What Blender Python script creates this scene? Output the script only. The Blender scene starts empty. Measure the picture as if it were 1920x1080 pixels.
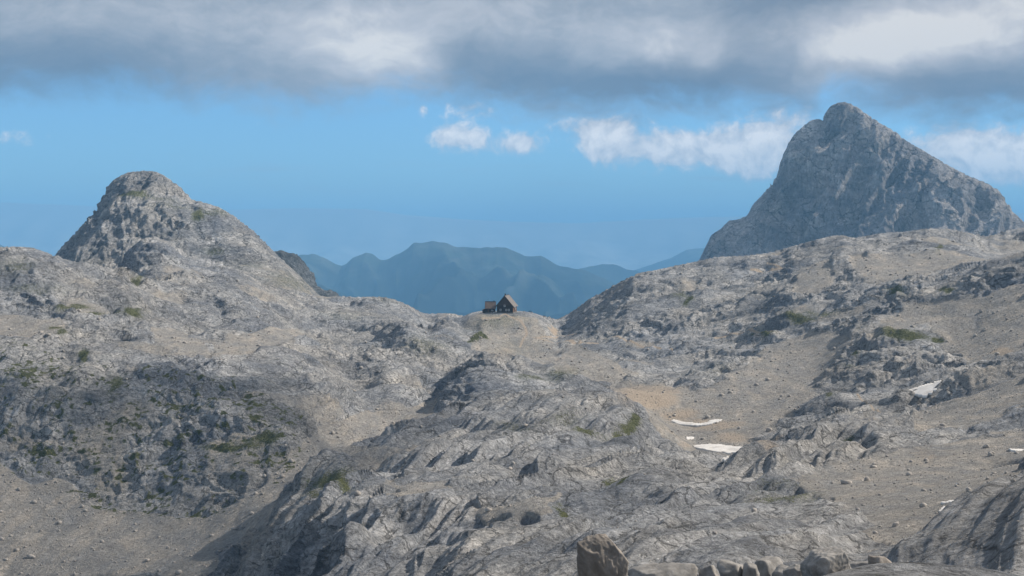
import bpy, bmesh, math, random
import numpy as np
from mathutils import Vector, Matrix

# ------------------------------------------------------------------ frame, camera, sky, sun
SC = bpy.context.scene
COL = SC.collection
F = 2667.0            # focal length in pixels of the 1920 px wide photograph
HZ = 440.0            # row of the true horizon
def uvd(u, v, d):     # point at distance d (metres) along +Y
    return Vector(((u - 960.0) / F * d, d, (HZ - v) / F * d))

cam_d = bpy.data.cameras.new('camera')
cam = bpy.data.objects.new('camera', cam_d); COL.objects.link(cam)
cam_d.sensor_width = 36.0; cam_d.lens = 36.0 * F / 1920.0
cam_d.shift_y = -(540.0 - HZ) / 1920.0
cam.rotation_euler = (math.radians(90), 0, 0)
cam_d.clip_start = 0.5; cam_d.clip_end = 200000.0
SC.camera = cam

SUN_AZ, SUN_EL = 73.0, 38.0      # degrees clockwise from the view direction, above the horizon
sd = Vector((math.sin(math.radians(SUN_AZ)) * math.cos(math.radians(SUN_EL)),
             math.cos(math.radians(SUN_AZ)) * math.cos(math.radians(SUN_EL)),
             math.sin(math.radians(SUN_EL))))
sun_d = bpy.data.lights.new('sun', 'SUN'); sun_d.energy = 4.8; sun_d.angle = math.radians(0.6)
sun_d.color = (1.0, 0.90, 0.77)
sun = bpy.data.objects.new('sun', sun_d); COL.objects.link(sun)
sun.rotation_euler = sd.to_track_quat('Z', 'Y').to_euler()

SC.view_settings.view_transform = 'Standard'
SC.view_settings.look = 'None'
SC.view_settings.exposure = 0.30
SC.view_settings.gamma = 1.0
SC.view_settings.use_curve_mapping = False
SC.render.engine = 'CYCLES'
SC.cycles.use_denoising = True
SC.cycles.max_bounces = 5; SC.cycles.diffuse_bounces = 2; SC.cycles.volume_bounces = 2
SC.cycles.glossy_bounces = 1; SC.cycles.transparent_max_bounces = 6

class NT:
    """small helper for node trees"""
    def __init__(s, tree): s.t = tree; s.n = tree.nodes; s.l = tree.links
    def new(s, typ, **kw):
        n = s.n.new(typ)
        for k, v in kw.items(): setattr(n, k, v)
        return n
    def put(s, sock, val):
        if isinstance(val, bpy.types.NodeSocket): s.l.new(val, sock)
        elif val is not None: sock.default_value = val
    def math(s, op, a, b=None, c=None, clamp=False):
        n = s.new('ShaderNodeMath', operation=op, use_clamp=clamp)
        for i, v in enumerate((a, b, c)): s.put(n.inputs[i], v)
        return n.outputs[0]
    def vec(s, op, a, b=None, out=0):
        n = s.new('ShaderNodeVectorMath', operation=op)
        s.put(n.inputs[0], a)
        if b is not None:
            s.put(n.inputs['Scale' if op == 'SCALE' else 1], b)
        return n.outputs[out]
    def noise(s, vec, scale, detail=4, rough=0.55, dist=0.0, col=False, lac=2.0):
        n = s.new('ShaderNodeTexNoise'); s.put(n.inputs['Vector'], vec)
        n.inputs['Scale'].default_value = scale; n.inputs['Detail'].default_value = detail
        n.inputs['Roughness'].default_value = rough; n.inputs['Distortion'].default_value = dist
        n.inputs['Lacunarity'].default_value = lac
        return n.outputs['Color' if col else 0]
    def ramp(s, fac, stops, mode='LINEAR'):
        n = s.new('ShaderNodeValToRGB'); s.put(n.inputs[0], fac); cr = n.color_ramp
        cr.interpolation = mode
        while len(cr.elements) < len(stops): cr.elements.new(0.5)
        for e, (p, c) in zip(cr.elements, stops):
            e.position = p; e.color = (c[0], c[1], c[2], 1) if not isinstance(c, (int, float)) else (c, c, c, 1)
        return n.outputs[0]
    def mix(s, fac, a, b, typ='MIX'):
        n = s.new('ShaderNodeMix', data_type='RGBA', blend_type=typ)
        s.put(n.inputs[0], fac); s.put(n.inputs[6], a); s.put(n.inputs[7], b)
        return n.outputs[2]
    def step(s, x, a, b):
        n = s.new('ShaderNodeMapRange', interpolation_type='SMOOTHSTEP')
        s.put(n.inputs[0], x); s.put(n.inputs[1], a); s.put(n.inputs[2], b)
        return n.outputs[0]

def c3(r, g, b): return (r, g, b, 1.0)

def build_world():
    w = bpy.data.worlds.new('World'); SC.world = w; w.use_nodes = True
    k = NT(w.node_tree); k.n.clear()
    K = 0.10                               # background strength
    sky = k.new('ShaderNodeTexSky', sky_type='NISHITA', sun_disc=False)
    sky.sun_elevation = math.radians(SUN_EL); sky.sun_rotation = math.radians(SUN_AZ)
    sky.altitude = 2000.0; sky.air_density = 1.0; sky.dust_density = 0.7; sky.ozone_density = 4.0
    tc = k.new('ShaderNodeTexCoord'); D = tc.outputs['Generated']
    sx = k.new('ShaderNodeSeparateXYZ'); k.put(sx.inputs[0], D)
    x, y, z = sx.outputs
    az = k.math('ARCTAN2', x, y)
    el = k.math('ARCTAN2', z, k.math('SQRT', k.math('ADD', k.math('MULTIPLY', x, x), k.math('MULTIPLY', y, y))))
    # position on the sky in angular units (100 units = 100/2667 rad), heading and height
    U = k.math('MULTIPLY', az, F / 100); V = k.math('MULTIPLY', el, F / 100)
    cp = k.new('ShaderNodeCombineXYZ'); k.put(cp.inputs[0], U); k.put(cp.inputs[1], V)
    P = cp.outputs[0]
    def ang(u, v):
        a = math.atan((u - 960) / F); e = math.atan((HZ - v) / math.hypot(F, u - 960))
        return a * F / 100, e * F / 100
    # soft billows; warped coordinates
    w1 = k.noise(P, 0.55, 3, 0.5, col=True)
    w1 = k.vec('SUBTRACT', w1, (0.5, 0.5, 0.5))
    Pw = k.vec('ADD', P, k.vec('MULTIPLY', w1, (1.1, 0.55, 0.0)))
    Pn = k.vec('MULTIPLY', P, (0.55, 1.0, 1.0))
    n_big = k.noise(Pn, 0.9, 4, 0.5)
    n_med = k.noise(k.vec('ADD', P, k.vec('MULTIPLY', w1, (0.8, 0.8, 0))), 1.9, 6, 0.58)
    def blobs(lst):
        acc = None
        for (u, v, su, sv, amp) in lst:
            a, e = ang(u, v)
            q = k.vec('SUBTRACT', Pw, (a, e, 0))
            q = k.vec('MULTIPLY', q, (70.7 / su, 70.7 / sv, 0))
            q = k.vec('DOT_PRODUCT', q, q, out=1)
            g = k.math('POWER', 1 / math.e, q)
            acc = k.math('MULTIPLY_ADD', g, amp, acc if acc is not None else 0.0)
        return acc
    # lower edge of the cloud deck against heading
    edge = [(-400, 175), (0, 176), (110, 184), (200, 172), (330, 182), (450, 194), (550, 203), (640, 196), (760, 178),
            (850, 192), (960, 208), (1060, 224), (1150, 218), (1250, 208), (1380, 205), (1440, 212), (1500, 222), (1570, 190),
            (1660, 215), (1780, 232), (1920, 226), (2400, 215)]
    fc = k.new('ShaderNodeFloatCurve'); cu = fc.mapping.curves[0]
    pts = [((ang(u, v)[0] + 16) / 32, ang(u, v)[1] / 16) for u, v in edge]
    while len(cu.points) < len(pts) : cu.points.new(0.5, 0.5)
    for pnt, q in zip(cu.points, pts): pnt.location = q; pnt.handle_type = 'AUTO_CLAMPED'
    fc.mapping.update()
    uw = k.math('MULTIPLY_ADD', k.math('SUBTRACT', n_med, 0.5), 0.7, U)
    k.put(fc.inputs[1], k.math('MULTIPLY_ADD', uw, 1 / 32, 0.5))
    e_el = k.math('MULTIPLY', fc.outputs[0], 16.0)
    n_fine_e = k.noise(k.vec('MULTIPLY', k.vec('ADD', P, k.vec('MULTIPLY', w1, (1.0, 1.0, 0))), (0.8, 1.3, 1)), 1.8, 7, 0.6)
    dist = k.math('SUBTRACT', V, e_el)
    dist = k.math('ADD', dist, k.math('MULTIPLY', k.math('SUBTRACT', n_fine_e, 0.5), 1.1))
    a_deck = k.step(dist, -0.38, 0.60)
    hole = blobs([(1585, 172, 60, 14, 0.25)])
    a_deck = k.math('SUBTRACT', a_deck, hole, clamp=True)
    # detached cumulus under the deck
    small = [(848, 262, 30, 20, 1.0), (890, 268, 20, 14, 0.5), (975, 272, 34, 15, 0.95), (1120, 262, 28, 22, 0.95), (1155, 276, 30, 24, 0.95),
             (1235, 285, 32, 26, 0.85), (1300, 276, 48, 24, 0.9), (1375, 278, 42, 28, 0.9), (1430, 290, 50, 26, 0.75), (1470, 250, 50, 36, 0.65),
             (1820, 285, 45, 24, 0.75), (1890, 285, 60, 32, 0.95), (1940, 320, 90, 22, 0.6), (1720, 275, 60, 30, 0.45),
             (20, 258, 40, 12, 0.36), (787, 213, 12, 9, 0.5), (880, 210, 40, 18, 0.45), (1095, 235, 60, 16, 0.4),
             (2150, 290, 120, 30, 0.9), (-260, 280, 120, 24, 0.9), (2500, 280, 120, 30, 0.9)]
    g = blobs(small)
    n_puff = k.noise(k.vec('ADD', P, k.vec('MULTIPLY', w1, (0.8, 0.8, 0))), 3.6, 6, 0.6)
    g = k.math('ADD', g, k.math('MULTIPLY', k.math('SUBTRACT', n_puff, 0.5), 1.3))
    a_small = k.math('MULTIPLY', k.step(g, 0.20, 0.85), 0.96)
    # thin streaks low over the haze
    st = k.noise(k.vec('MULTIPLY', P, (0.35, 3.0, 1)), 1.0, 4, 0.6)
    low = k.math('MULTIPLY', k.step(st, 0.5, 0.8), k.math('MULTIPLY', k.step(V, 0.2, 0.7), k.math('SUBTRACT', 1.0, k.step(V, 0.9, 2.0))))
    low = k.math('MULTIPLY', low, 0.55)
    # brightness of the deck
    bl = [(740, 105, 110, 42, 0.42), (660, 60, 200, 45, 0.18), (860, 20, 260, 36, 0.12), (300, 25, 120, 26, 0.16), (60, 30, 140, 30, 0.05),
          (60, 125, 170, 46, -0.42), (20, 172, 210, 22, -0.30), (330, 100, 130, 40, -0.02), (480, 180, 120, 25, 0.02),
          (860, 105, 34, 30, -0.30), (960, 130, 110, 40, -0.30), (1130, 165, 170, 30, -0.40), (1330, 160, 150, 34, -0.34), (1020, 175, 70, 22, 0.10),
          (1140, 75, 110, 38, 0.22), (1120, 118, 40, 20, 0.20), (1290, 45, 60, 50, 0.14), (1332, 110, 22, 26, 0.22), (1230, 100, 30, 24, 0.12),
          (1440, 8, 150, 18, -0.26), (1450, 70, 80, 30, 0.05), (1590, 110, 90, 26, 0.34), (1510, 165, 80, 20, 0.30), (1690, 75, 130, 36, 0.34),
          (1850, 25, 180, 50, 0.45), (1760, 185, 170, 36, -0.30), (1880, 130, 110, 44, -0.14), (1900, 220, 120, 16, -0.18), (560, 165, 240, 22, -0.04)]
    B = k.math('ADD', blobs(bl), 0.47)
    B = k.math('ADD', B, k.math('MULTIPLY', k.math('SUBTRACT', n_big, 0.5), 0.50))
    B = k.math('ADD', B, k.math('MULTIPLY', k.math('SUBTRACT', n_med, 0.5), 0.22))
    n_fine = k.noise(k.vec('MULTIPLY', k.vec('ADD', P, k.vec('MULTIPLY', w1, (1.5, 1.0, 0))), (0.8, 1.6, 1)), 2.6, 8, 0.62)
    B = k.math('ADD', B, k.math('MULTIPLY', k.math('SUBTRACT', n_fine, 0.5), 0.42))
    deck = k.ramp(B, [(0.0, (0.135, 0.17, 0.23)), (0.3, (0.205, 0.232, 0.28)), (0.55, (0.32, 0.335, 0.37)), (0.8, (0.49, 0.485, 0.505)), (1.0, (0.72, 0.69, 0.66))])
    Bs = k.math('ADD', k.math('MULTIPLY', k.math('SUBTRACT', n_puff, 0.5), 1.5), k.math('ADD', 0.6, k.math('MULTIPLY', k.math('SUBTRACT', g, 0.6), 0.35)))
    smallc = k.ramp(Bs, [(0.0, (0.36, 0.40, 0.48)), (0.6, (0.70, 0.69, 0.71)), (1.0, (1.02, 0.96, 0.92))])
    base = sky.outputs[0]
    skyc = k.mix(1.0, base, c3(0.70, 0.99, 1.16), 'MULTIPLY')
    def cloud(c): return k.vec('SCALE', c, 1.0 / K)
    c = k.mix(low, skyc, cloud(c3(0.50, 0.55, 0.62)[:3]) if False else (3.6, 3.9, 4.4, 1))
    c = k.mix(a_small, c, cloud(smallc))
    c = k.mix(a_deck, c, cloud(deck))
    bg = k.new('ShaderNodeBackground'); k.put(bg.inputs[0], c); bg.inputs[1].default_value = K
    out = k.new('ShaderNodeOutputWorld'); k.l.new(bg.outputs[0], out.inputs[0])
    w.cycles.sampling_method = 'MANUAL'; w.cycles.sample_map_resolution = 512
build_world()

# ------------------------------------------------------------------ numeric helpers
def _hash(ix, iy, iz, seed):
    h = (ix.astype(np.uint32) * np.uint32(374761393)) ^ (iy.astype(np.uint32) * np.uint32(668265263)) ^ (iz.astype(np.uint32) * np.uint32(2147483647)) ^ np.uint32((seed * 974634777) & 0xffffffff)
    h = (h ^ (h >> np.uint32(13))) * np.uint32(1274126177)
    return h ^ (h >> np.uint32(16))
def noise3(x, y, z, seed=0):
    """gradient-ish value noise, about -1..1"""
    fx, fy, fz = np.floor(x), np.floor(y), np.floor(z)
    ix, iy, iz = fx.astype(np.int64), fy.astype(np.int64), fz.astype(np.int64)
    tx, ty, tz = (x - fx).astype(np.float32), (y - fy).astype(np.float32), (z - fz).astype(np.float32)
    sxx, syy, szz = tx*tx*tx*(tx*(tx*6-15)+10), ty*ty*ty*(ty*(ty*6-15)+10), tz*tz*tz*(tz*(tz*6-15)+10)
    res = 0
    for dx in (0, 1):
        wx = sxx if dx else 1 - sxx
        for dy in (0, 1):
            wy = syy if dy else 1 - syy
            for dz in (0, 1):
                wz = szz if dz else 1 - szz
                h = _hash(ix + dx, iy + dy, iz + dz, seed)
                g0 = (h & np.uint32(1023)).astype(np.float32) * (2/1023.) - 1
                g1 = ((h >> np.uint32(10)) & np.uint32(1023)).astype(np.float32) * (2/1023.) - 1
                g2 = ((h >> np.uint32(20)) & np.uint32(1023)).astype(np.float32) * (2/1023.) - 1
                res = res + wx * wy * wz * (g0 * (tx - dx) + g1 * (ty - dy) + g2 * (tz - dz))
    return res * 1.45
def billow(n): return np.abs(n) * 2 - 0.45
def ridge(n): return 0.55 - np.abs(n) * 2
def sstep(x, a, b):
    t = np.clip((x - a) / (b - a), 0, 1); return t * t * (3 - 2 * t)

LK = 0.42       # weight of log-distance against view angle in the surface interpolation
class Field:
    """image-row / distance control points -> smooth surface v(u, log d)"""
    def __init__(s, pts, u0, u1, d0, d1, nu=150, nd=170, smooth=1e-4):
        P = np.array(pts, float)
        X = np.stack([P[:, 0] / F, np.log(P[:, 2]) * LK], 1)
        n = len(X)
        def ker(A, B):
            r2 = ((A[:, None, :] - B[None, :, :]) ** 2).sum(-1) + 1e-12
            return 0.5 * r2 * np.log(r2)
        M = np.zeros((n + 3, n + 3)); M[:n, :n] = ker(X, X) + np.eye(n) * smooth * 0.02
        M[:n, n] = 1; M[:n, n+1:] = X; M[n, :n] = 1; M[n+1:, :n] = X.T
        w = np.linalg.solve(M, np.concatenate([P[:, 1], [0, 0, 0]]))
        s.us = np.linspace(u0, u1, nu); s.ls = np.linspace(math.log(d0), math.log(d1), nd)
        G = np.stack(np.meshgrid(s.us / F, s.ls * LK, indexing='ij'), -1).reshape(-1, 2)
        out = np.empty(len(G))
        for i in range(0, len(G), 20000):
            g = G[i:i+20000]; out[i:i+20000] = ker(g, X) @ w[:n] + w[n] + g @ w[n+1:]
        s.V = out.reshape(nu, nd)
    def __call__(s, u, l):
        nu, nd = s.V.shape
        a = np.clip((u - s.us[0]) / (s.us[1] - s.us[0]), 0, nu - 1.001); b = np.clip((l - s.ls[0]) / (s.ls[1] - s.ls[0]), 0, nd - 1.001)
        ia, ib = a.astype(int), b.astype(int); ta, tb = a - ia, b - ib
        def w4(t): return (((-t + 2) * t - 1) * t / 2, ((3*t - 5) * t * t + 2) / 2, ((-3*t + 4) * t + 1) * t / 2, (t - 1) * t * t / 2)
        wa, wb = w4(ta), w4(tb); r = 0
        for i in range(4):
            ii = np.clip(ia + i - 1, 0, nu - 1)
            for j in range(4):
                r = r + wa[i] * wb[j] * s.V[ii, np.clip(ib + j - 1, 0, nd - 1)]
        return r
def columns(u0, u1, step, pad, npad):
    left = u0 - pad * (np.linspace(1, 0, npad, endpoint=False)) ** 1.3
    right = u1 + pad * (np.linspace(0, 1, npad + 1)[1:]) ** 1.3
    return np.concatenate([left, np.arange(u0, u1 + 0.1, step), right])
def fan_grid(field, us, d0, d1, nrows, hidden_w=0.12, base_w=50.0):
    """rows of every column spread so that what can be seen is finely meshed"""
    L = np.linspace(math.log(d0), math.log(d1), 500)
    VV = field(np.repeat(us[:, None], 500, 1), np.repeat(L[None, :], len(us), 0))
    dv = np.abs(np.diff(VV, axis=1)); dl = L[1] - L[0]
    runmin = np.minimum.accumulate(VV, 1)[:, :-1]
    vis = (VV[:, 1:] <= runmin + 6)
    inframe = sstep(-VV[:, 1:], -1250, -1120)
    w = dv * np.where(vis, 1.0, hidden_w) * (0.1 + 0.9 * inframe) + base_w * dl
    kk = 15; ker = np.hanning(2 * kk + 3)[1:-1]; ker /= ker.sum()
    wp = np.pad(w, ((kk, kk), (0, 0)), 'edge')
    ws = sum(wp[i:i + len(us)] * ker[i] for i in range(2 * kk + 1))
    cdf = np.concatenate([np.zeros((len(us), 1)), np.cumsum(ws, 1)], 1); cdf /= cdf[:, -1:]
    q = np.linspace(0, 1, nrows); out = np.empty((len(us), nrows))
    for i in range(len(us)): out[i] = np.interp(q, cdf[i], L)
    U = np.repeat(us[:, None], nrows, 1)
    V = field(U, out)
    D = np.exp(out)
    return (U - 960) / F * D, D, (HZ - V) / F * D
def grid_normals(X, Y, Z):
    def g(A): return np.gradient(A, axis=0), np.gradient(A, axis=1)
    (xu, xv), (yu, yv), (zu, zv) = g(X), g(Y), g(Z)
    nx, ny, nz = yu*zv - zu*yv, zu*xv - xu*zv, xu*yv - yu*xv
    s = np.sign(nz); s[s == 0] = 1
    ln = np.sqrt(nx*nx + ny*ny + nz*nz) + 1e-9
    return nx/ln*s, ny/ln*s, nz/ln*s
def grid_mesh(name, X, Y, Z, mat, attrs=None, smooth=True):
    nu, nr = X.shape
    me = bpy.data.meshes.new(name)
    co = np.stack([X, Y, Z], -1).reshape(-1, 3).astype(np.float32)
    me.vertices.add(len(co)); me.vertices.foreach_set('co', co.ravel())
    idx = np.arange(nu * nr).reshape(nu, nr)
    q = np.stack([idx[:-1, :-1], idx[1:, :-1], idx[1:, 1:], idx[:-1, 1:]], -1).reshape(-1, 4).astype(np.int32)
    me.loops.add(q.size); me.loops.foreach_set('vertex_index', q.ravel())
    me.polygons.add(len(q)); me.polygons.foreach_set('loop_start', np.arange(0, q.size, 4, dtype=np.int32))
    me.update(calc_edges=True)
    if smooth: me.polygons.foreach_set('use_smooth', np.ones(len(q), bool))
    for k_, a in (attrs or {}).items():
        at = me.attributes.new(k_, 'FLOAT', 'POINT'); at.data.foreach_set('value', a.ravel().astype(np.float32))
    me.materials.append(mat)
    o = bpy.data.objects.new(name, me); COL.objects.link(o); o['kind'] = 'structure'
    return o
def raw_mesh(name, verts, faces, mat, smooth=False, parent=None):
    me = bpy.data.meshes.new(name); me.from_pydata([tuple(v) for v in verts], [], [tuple(f) for f in faces]); me.update()
    if smooth: me.polygons.foreach_set('use_smooth', np.ones(len(me.polygons), bool))
    me.materials.append(mat)
    o = bpy.data.objects.new(name, me); COL.objects.link(o)
    if parent is not None: o.parent = parent
    return o
def in_poly(u, v, poly):
    r = np.zeros(u.shape, bool); n = len(poly)
    for i in range(n):
        x1, y1 = poly[i]; x2, y2 = poly[(i + 1) % n]
        if y1 == y2: continue
        c = ((y1 > v) != (y2 > v)) & (u < (x2 - x1) * (v - y1) / (y2 - y1) + x1); r ^= c
    return r
def seg_dist(u, v, line, aspect=1.0):
    best = np.full(u.shape, 1e9)
    for (x1, y1), (x2, y2) in zip(line[:-1], line[1:]):
        dx, dy = x2 - x1, y2 - y1
        t = np.clip(((u - x1) * dx + (v - y1) * dy) / (dx * dx + dy * dy), 0, 1)
        best = np.minimum(best, np.hypot(u - x1 - t * dx, (v - y1 - t * dy) * aspect))
    return best

def fit_skyline(X, Y, Z, target, u0, u1, below=90, sm=26, dmin=0):
    """lift or lower the crest so that the outline stands where it should; small crags stay"""
    tu = np.array([p[0] for p in target], float); tv = np.array([p[1] for p in target], float)
    for _ in range(3):
        u = 960 + F * X / Y; v = HZ - F * Z / Y
        vv = np.where(Y > dmin, v, 9e9)
        bins = np.arange(u0 - 6, u1 + 7, 3.0); top = np.full(len(bins), 9e9)
        bi = np.clip(((u - bins[0]) / 3.0).round().astype(int), 0, len(bins) - 1)
        ok = (u > bins[0]) & (u < bins[-1])
        np.minimum.at(top, bi[ok], vv[ok])
        want = np.interp(bins, tu, tv); dv = np.where(top < 8e9, want - top, 0)
        n = max(3, int(sm / 3)); ker = np.hanning(n + 2)[1:-1]; ker /= ker.sum()
        dv = np.convolve(np.pad(dv, n, 'edge'), ker, 'same')[n:-n]
        delta = np.interp(u, bins, dv); w = np.interp(u, bins, want)
        wt = np.where(Y > dmin, 1 - sstep(v - w, 0, below), 0) * sstep(u, u0 - 60, u0) * (1 - sstep(u, u1, u1 + 60))
        Z = Z - delta * wt * Y / F
    return Z

# ------------------------------------------------------------------ materials
def principled(k, col, rough=0.9, normal=None, spec=0.25):
    b = k.new('ShaderNodeBsdfPrincipled'); k.put(b.inputs['Base Color'], col)
    k.put(b.inputs['Roughness'], rough); b.inputs['Specular IOR Level'].default_value = spec
    if normal is not None: k.l.new(normal, b.inputs['Normal'])
    o = k.new('ShaderNodeOutputMaterial'); k.l.new(b.outputs[0], o.inputs[0]); return b
def new_mat(name):
    m = bpy.data.materials.new(name); m.use_nodes = True; k = NT(m.node_tree); k.n.clear(); return m, k
def rock_material(name, sc=1.0, tint=(1, 1, 1), cover=True, fine=1.0, contrast=1.0):
    m, k = new_mat(name)
    g = k.new('ShaderNodeNewGeometry'); P = g.outputs['Position']
    n0 = k.noise(P, 0.02 * sc, 5, 0.6, 0.3)
    n1 = k.noise(P, 0.11 * sc, 8, 0.62, 0.4)
    n2 = k.noise(k.vec('MULTIPLY', P, (1, 1, 0.45)), 0.9 * sc, 9, 0.72)
    n3 = k.noise(P, 3.5 * sc, 6, 0.75)
    # bedding: thin tilted layers of slightly different tone
    warp = k.vec('SCALE', k.vec('SUBTRACT', k.noise(P, 0.05 * sc, 3, 0.5, col=True), (0.5, 0.5, 0.5)), 14.0 / sc)
    bd = k.vec('MULTIPLY', k.vec('ADD', P, warp), (0.10, 0.05, 0.9))
    n4 = k.noise(bd, 0.9 * sc, 6, 0.66)
    grey = k.ramp(n1, [(0.30, (0.225, 0.235, 0.25)), (0.46, (0.325, 0.331, 0.34)), (0.60, (0.42, 0.42, 0.42)), (0.75, (0.54, 0.535, 0.525))])
    warm = k.ramp(n0, [(0.35, (0.95, 0.98, 1.04)), (0.65, (1.03, 1.0, 0.965))])
    c = k.mix(1.0, grey, warm, 'MULTIPLY')
    mac = k.noise(P, 0.035 * sc, 3, 0.55)
    c = k.mix(1.0, c, k.ramp(mac, [(0.36, (0.68, 0.71, 0.76)), (0.5, (1.0, 1.0, 1.0)), (0.62, (1.28, 1.26, 1.23))]), 'MULTIPLY')
    c = k.mix(0.6 * contrast, c, k.ramp(n4, [(0.32, 0.52), (0.5, 1.0), (0.68, 1.35)]), 'MULTIPLY')
    c = k.mix(0.95 * contrast, c, k.ramp(n2, [(0.35, 0.36), (0.44, 0.86), (0.54, 1.12), (0.64, 1.6)]), 'MULTIPLY')
    n5 = k.noise(P, 1.6 * sc, 5, 0.85)
    c = k.mix(0.9 * fine, c, k.ramp(n5, [(0.34, 0.45), (0.45, 0.95), (0.6, 1.12), (0.7, 1.5)]), 'MULTIPLY')
    c = k.mix(0.7 * fine, c, k.ramp(n3, [(0.3, 0.55), (0.5, 1.0), (0.7, 1.4)]), 'MULTIPLY')
    # joints: broken thin cracks along and across the beds, with crease shade painted dark
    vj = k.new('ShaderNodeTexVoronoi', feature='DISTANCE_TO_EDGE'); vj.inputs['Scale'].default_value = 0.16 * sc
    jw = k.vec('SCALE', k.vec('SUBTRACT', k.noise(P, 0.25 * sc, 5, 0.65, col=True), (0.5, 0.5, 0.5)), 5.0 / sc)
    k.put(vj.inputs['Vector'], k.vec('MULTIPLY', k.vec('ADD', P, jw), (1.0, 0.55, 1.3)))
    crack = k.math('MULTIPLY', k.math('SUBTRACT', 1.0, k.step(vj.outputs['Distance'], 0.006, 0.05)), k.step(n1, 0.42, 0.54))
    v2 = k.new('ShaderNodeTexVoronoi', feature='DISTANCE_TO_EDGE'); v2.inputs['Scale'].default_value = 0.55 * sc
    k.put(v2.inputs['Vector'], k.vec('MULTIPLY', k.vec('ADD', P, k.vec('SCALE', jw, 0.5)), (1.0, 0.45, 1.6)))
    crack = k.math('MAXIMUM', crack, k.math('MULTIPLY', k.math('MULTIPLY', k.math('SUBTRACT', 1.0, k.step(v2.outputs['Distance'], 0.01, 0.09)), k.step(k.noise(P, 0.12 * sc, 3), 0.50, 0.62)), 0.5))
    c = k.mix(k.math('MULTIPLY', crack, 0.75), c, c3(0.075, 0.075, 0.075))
    # dark lichen streaks
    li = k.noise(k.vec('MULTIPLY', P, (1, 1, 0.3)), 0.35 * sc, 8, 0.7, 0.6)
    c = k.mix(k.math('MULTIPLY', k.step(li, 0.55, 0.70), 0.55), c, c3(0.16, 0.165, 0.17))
    if cover:
        A = {}
        for a in ('scree', 'grass', 'tan', 'lichen_shade'):
            n = k.new('ShaderNodeAttribute', attribute_name=a); A[a] = n.outputs['Fac']
        gr = k.noise(P, 2.2 * sc, 8, 0.8)
        scree = k.mix(k.step(gr, 0.35, 0.7), c3(0.31, 0.302, 0.294), c3(0.50, 0.484, 0.466))
        scree = k.mix(0.6, scree, k.ramp(n1, [(0.3, 0.72), (0.7, 1.25)]), 'MULTIPLY')
        vo = k.new('ShaderNodeTexVoronoi'); k.put(vo.inputs['Vector'], P); vo.inputs['Scale'].default_value = 1.0 * sc
        scree = k.mix(0.55, scree, k.ramp(k.vec('DOT_PRODUCT', vo.outputs['Color'], (0.33, 0.33, 0.33), out=1), [(0.1, 0.55), (0.5, 0.95), (0.85, 1.5)]), 'MULTIPLY')
        stk = k.noise(k.vec('MULTIPLY', k.vec('ADD', P, warp), (1.0, 0.22, 0.22)), 0.22 * sc, 5, 0.6)
        scree = k.mix(0.8, scree, k.ramp(stk, [(0.3, (0.80, 0.83, 0.88)), (0.5, (1.03, 1.01, 0.98)), (0.68, (1.45, 1.34, 1.20))]), 'MULTIPLY')
        f_s = k.step(k.math('ADD', A['scree'], k.math('MULTIPLY', k.math('SUBTRACT', n2, 0.5), 1.3)), 0.38, 0.62)
        c = k.mix(f_s, c, scree)
        tan = k.mix(k.step(gr, 0.3, 0.7), c3(0.42, 0.345, 0.27), c3(0.60, 0.51, 0.42))
        f_t = k.step(k.math('ADD', A['tan'], k.math('MULTIPLY', k.math('SUBTRACT', n2, 0.5), 0.8)), 0.3, 0.75)
        c = k.mix(f_t, c, tan)
        dk = k.math('ADD', A['lichen_shade'], k.math('MULTIPLY', k.math('SUBTRACT', k.noise(P, 0.45 * sc, 8, 0.72), 0.5), 3.0))
        c = k.mix(k.math('MULTIPLY', k.step(dk, 0.65, 1.15), 0.6), c, c3(0.085, 0.092, 0.08))  # dark speckle: lichen, and the shade painted in with it
        grc = k.mix(k.step(gr, 0.35, 0.65), c3(0.055, 0.068, 0.026), c3(0.19, 0.20, 0.08))
        f_g = k.math('MULTIPLY', k.step(k.math('ADD', A['grass'], k.math('MULTIPLY', k.math('SUBTRACT', n5, 0.5), 3.0)), 0.30, 0.7), 0.95)
        c = k.mix(f_g, c, grc)
    c = k.mix(1.0, c, c3(*tint), 'MULTIPLY')
    h = k.math('ADD', k.math('MULTIPLY', n2, 1.5), k.math('ADD', k.math('MULTIPLY', n3, 0.4), k.math('MULTIPLY', n5, 0.9)))
    h = k.math('ADD', h, k.math('MULTIPLY', n4, 0.4))
    h = k.math('SUBTRACT', h, k.math('MULTIPLY', crack, 0.5))
    b = k.new('ShaderNodeBump'); b.inputs['Strength'].default_value = 0.9; b.inputs['Distance'].default_value = 1.3 / sc
    k.put(b.inputs['Height'], h)
    principled(k, c, 0.92, b.outputs[0], 0.2)
    return m
def simple_mat(name, stops, scale, rough=0.85, stretch=(1, 1, 1), bump=0.3, spec=0.3, obj=True):
    m, k = new_mat(name)
    t = k.new('ShaderNodeTexCoord'); P = k.vec('MULTIPLY', t.outputs['Object'], stretch)
    n = k.noise(P, scale, 7, 0.65)
    c = k.ramp(n, stops)
    b = k.new('ShaderNodeBump'); b.inputs['Strength'].default_value = bump; b.inputs['Distance'].default_value = 0.05
    k.put(b.inputs['Height'], n)
    principled(k, c, rough, b.outputs[0], spec); return m

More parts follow.
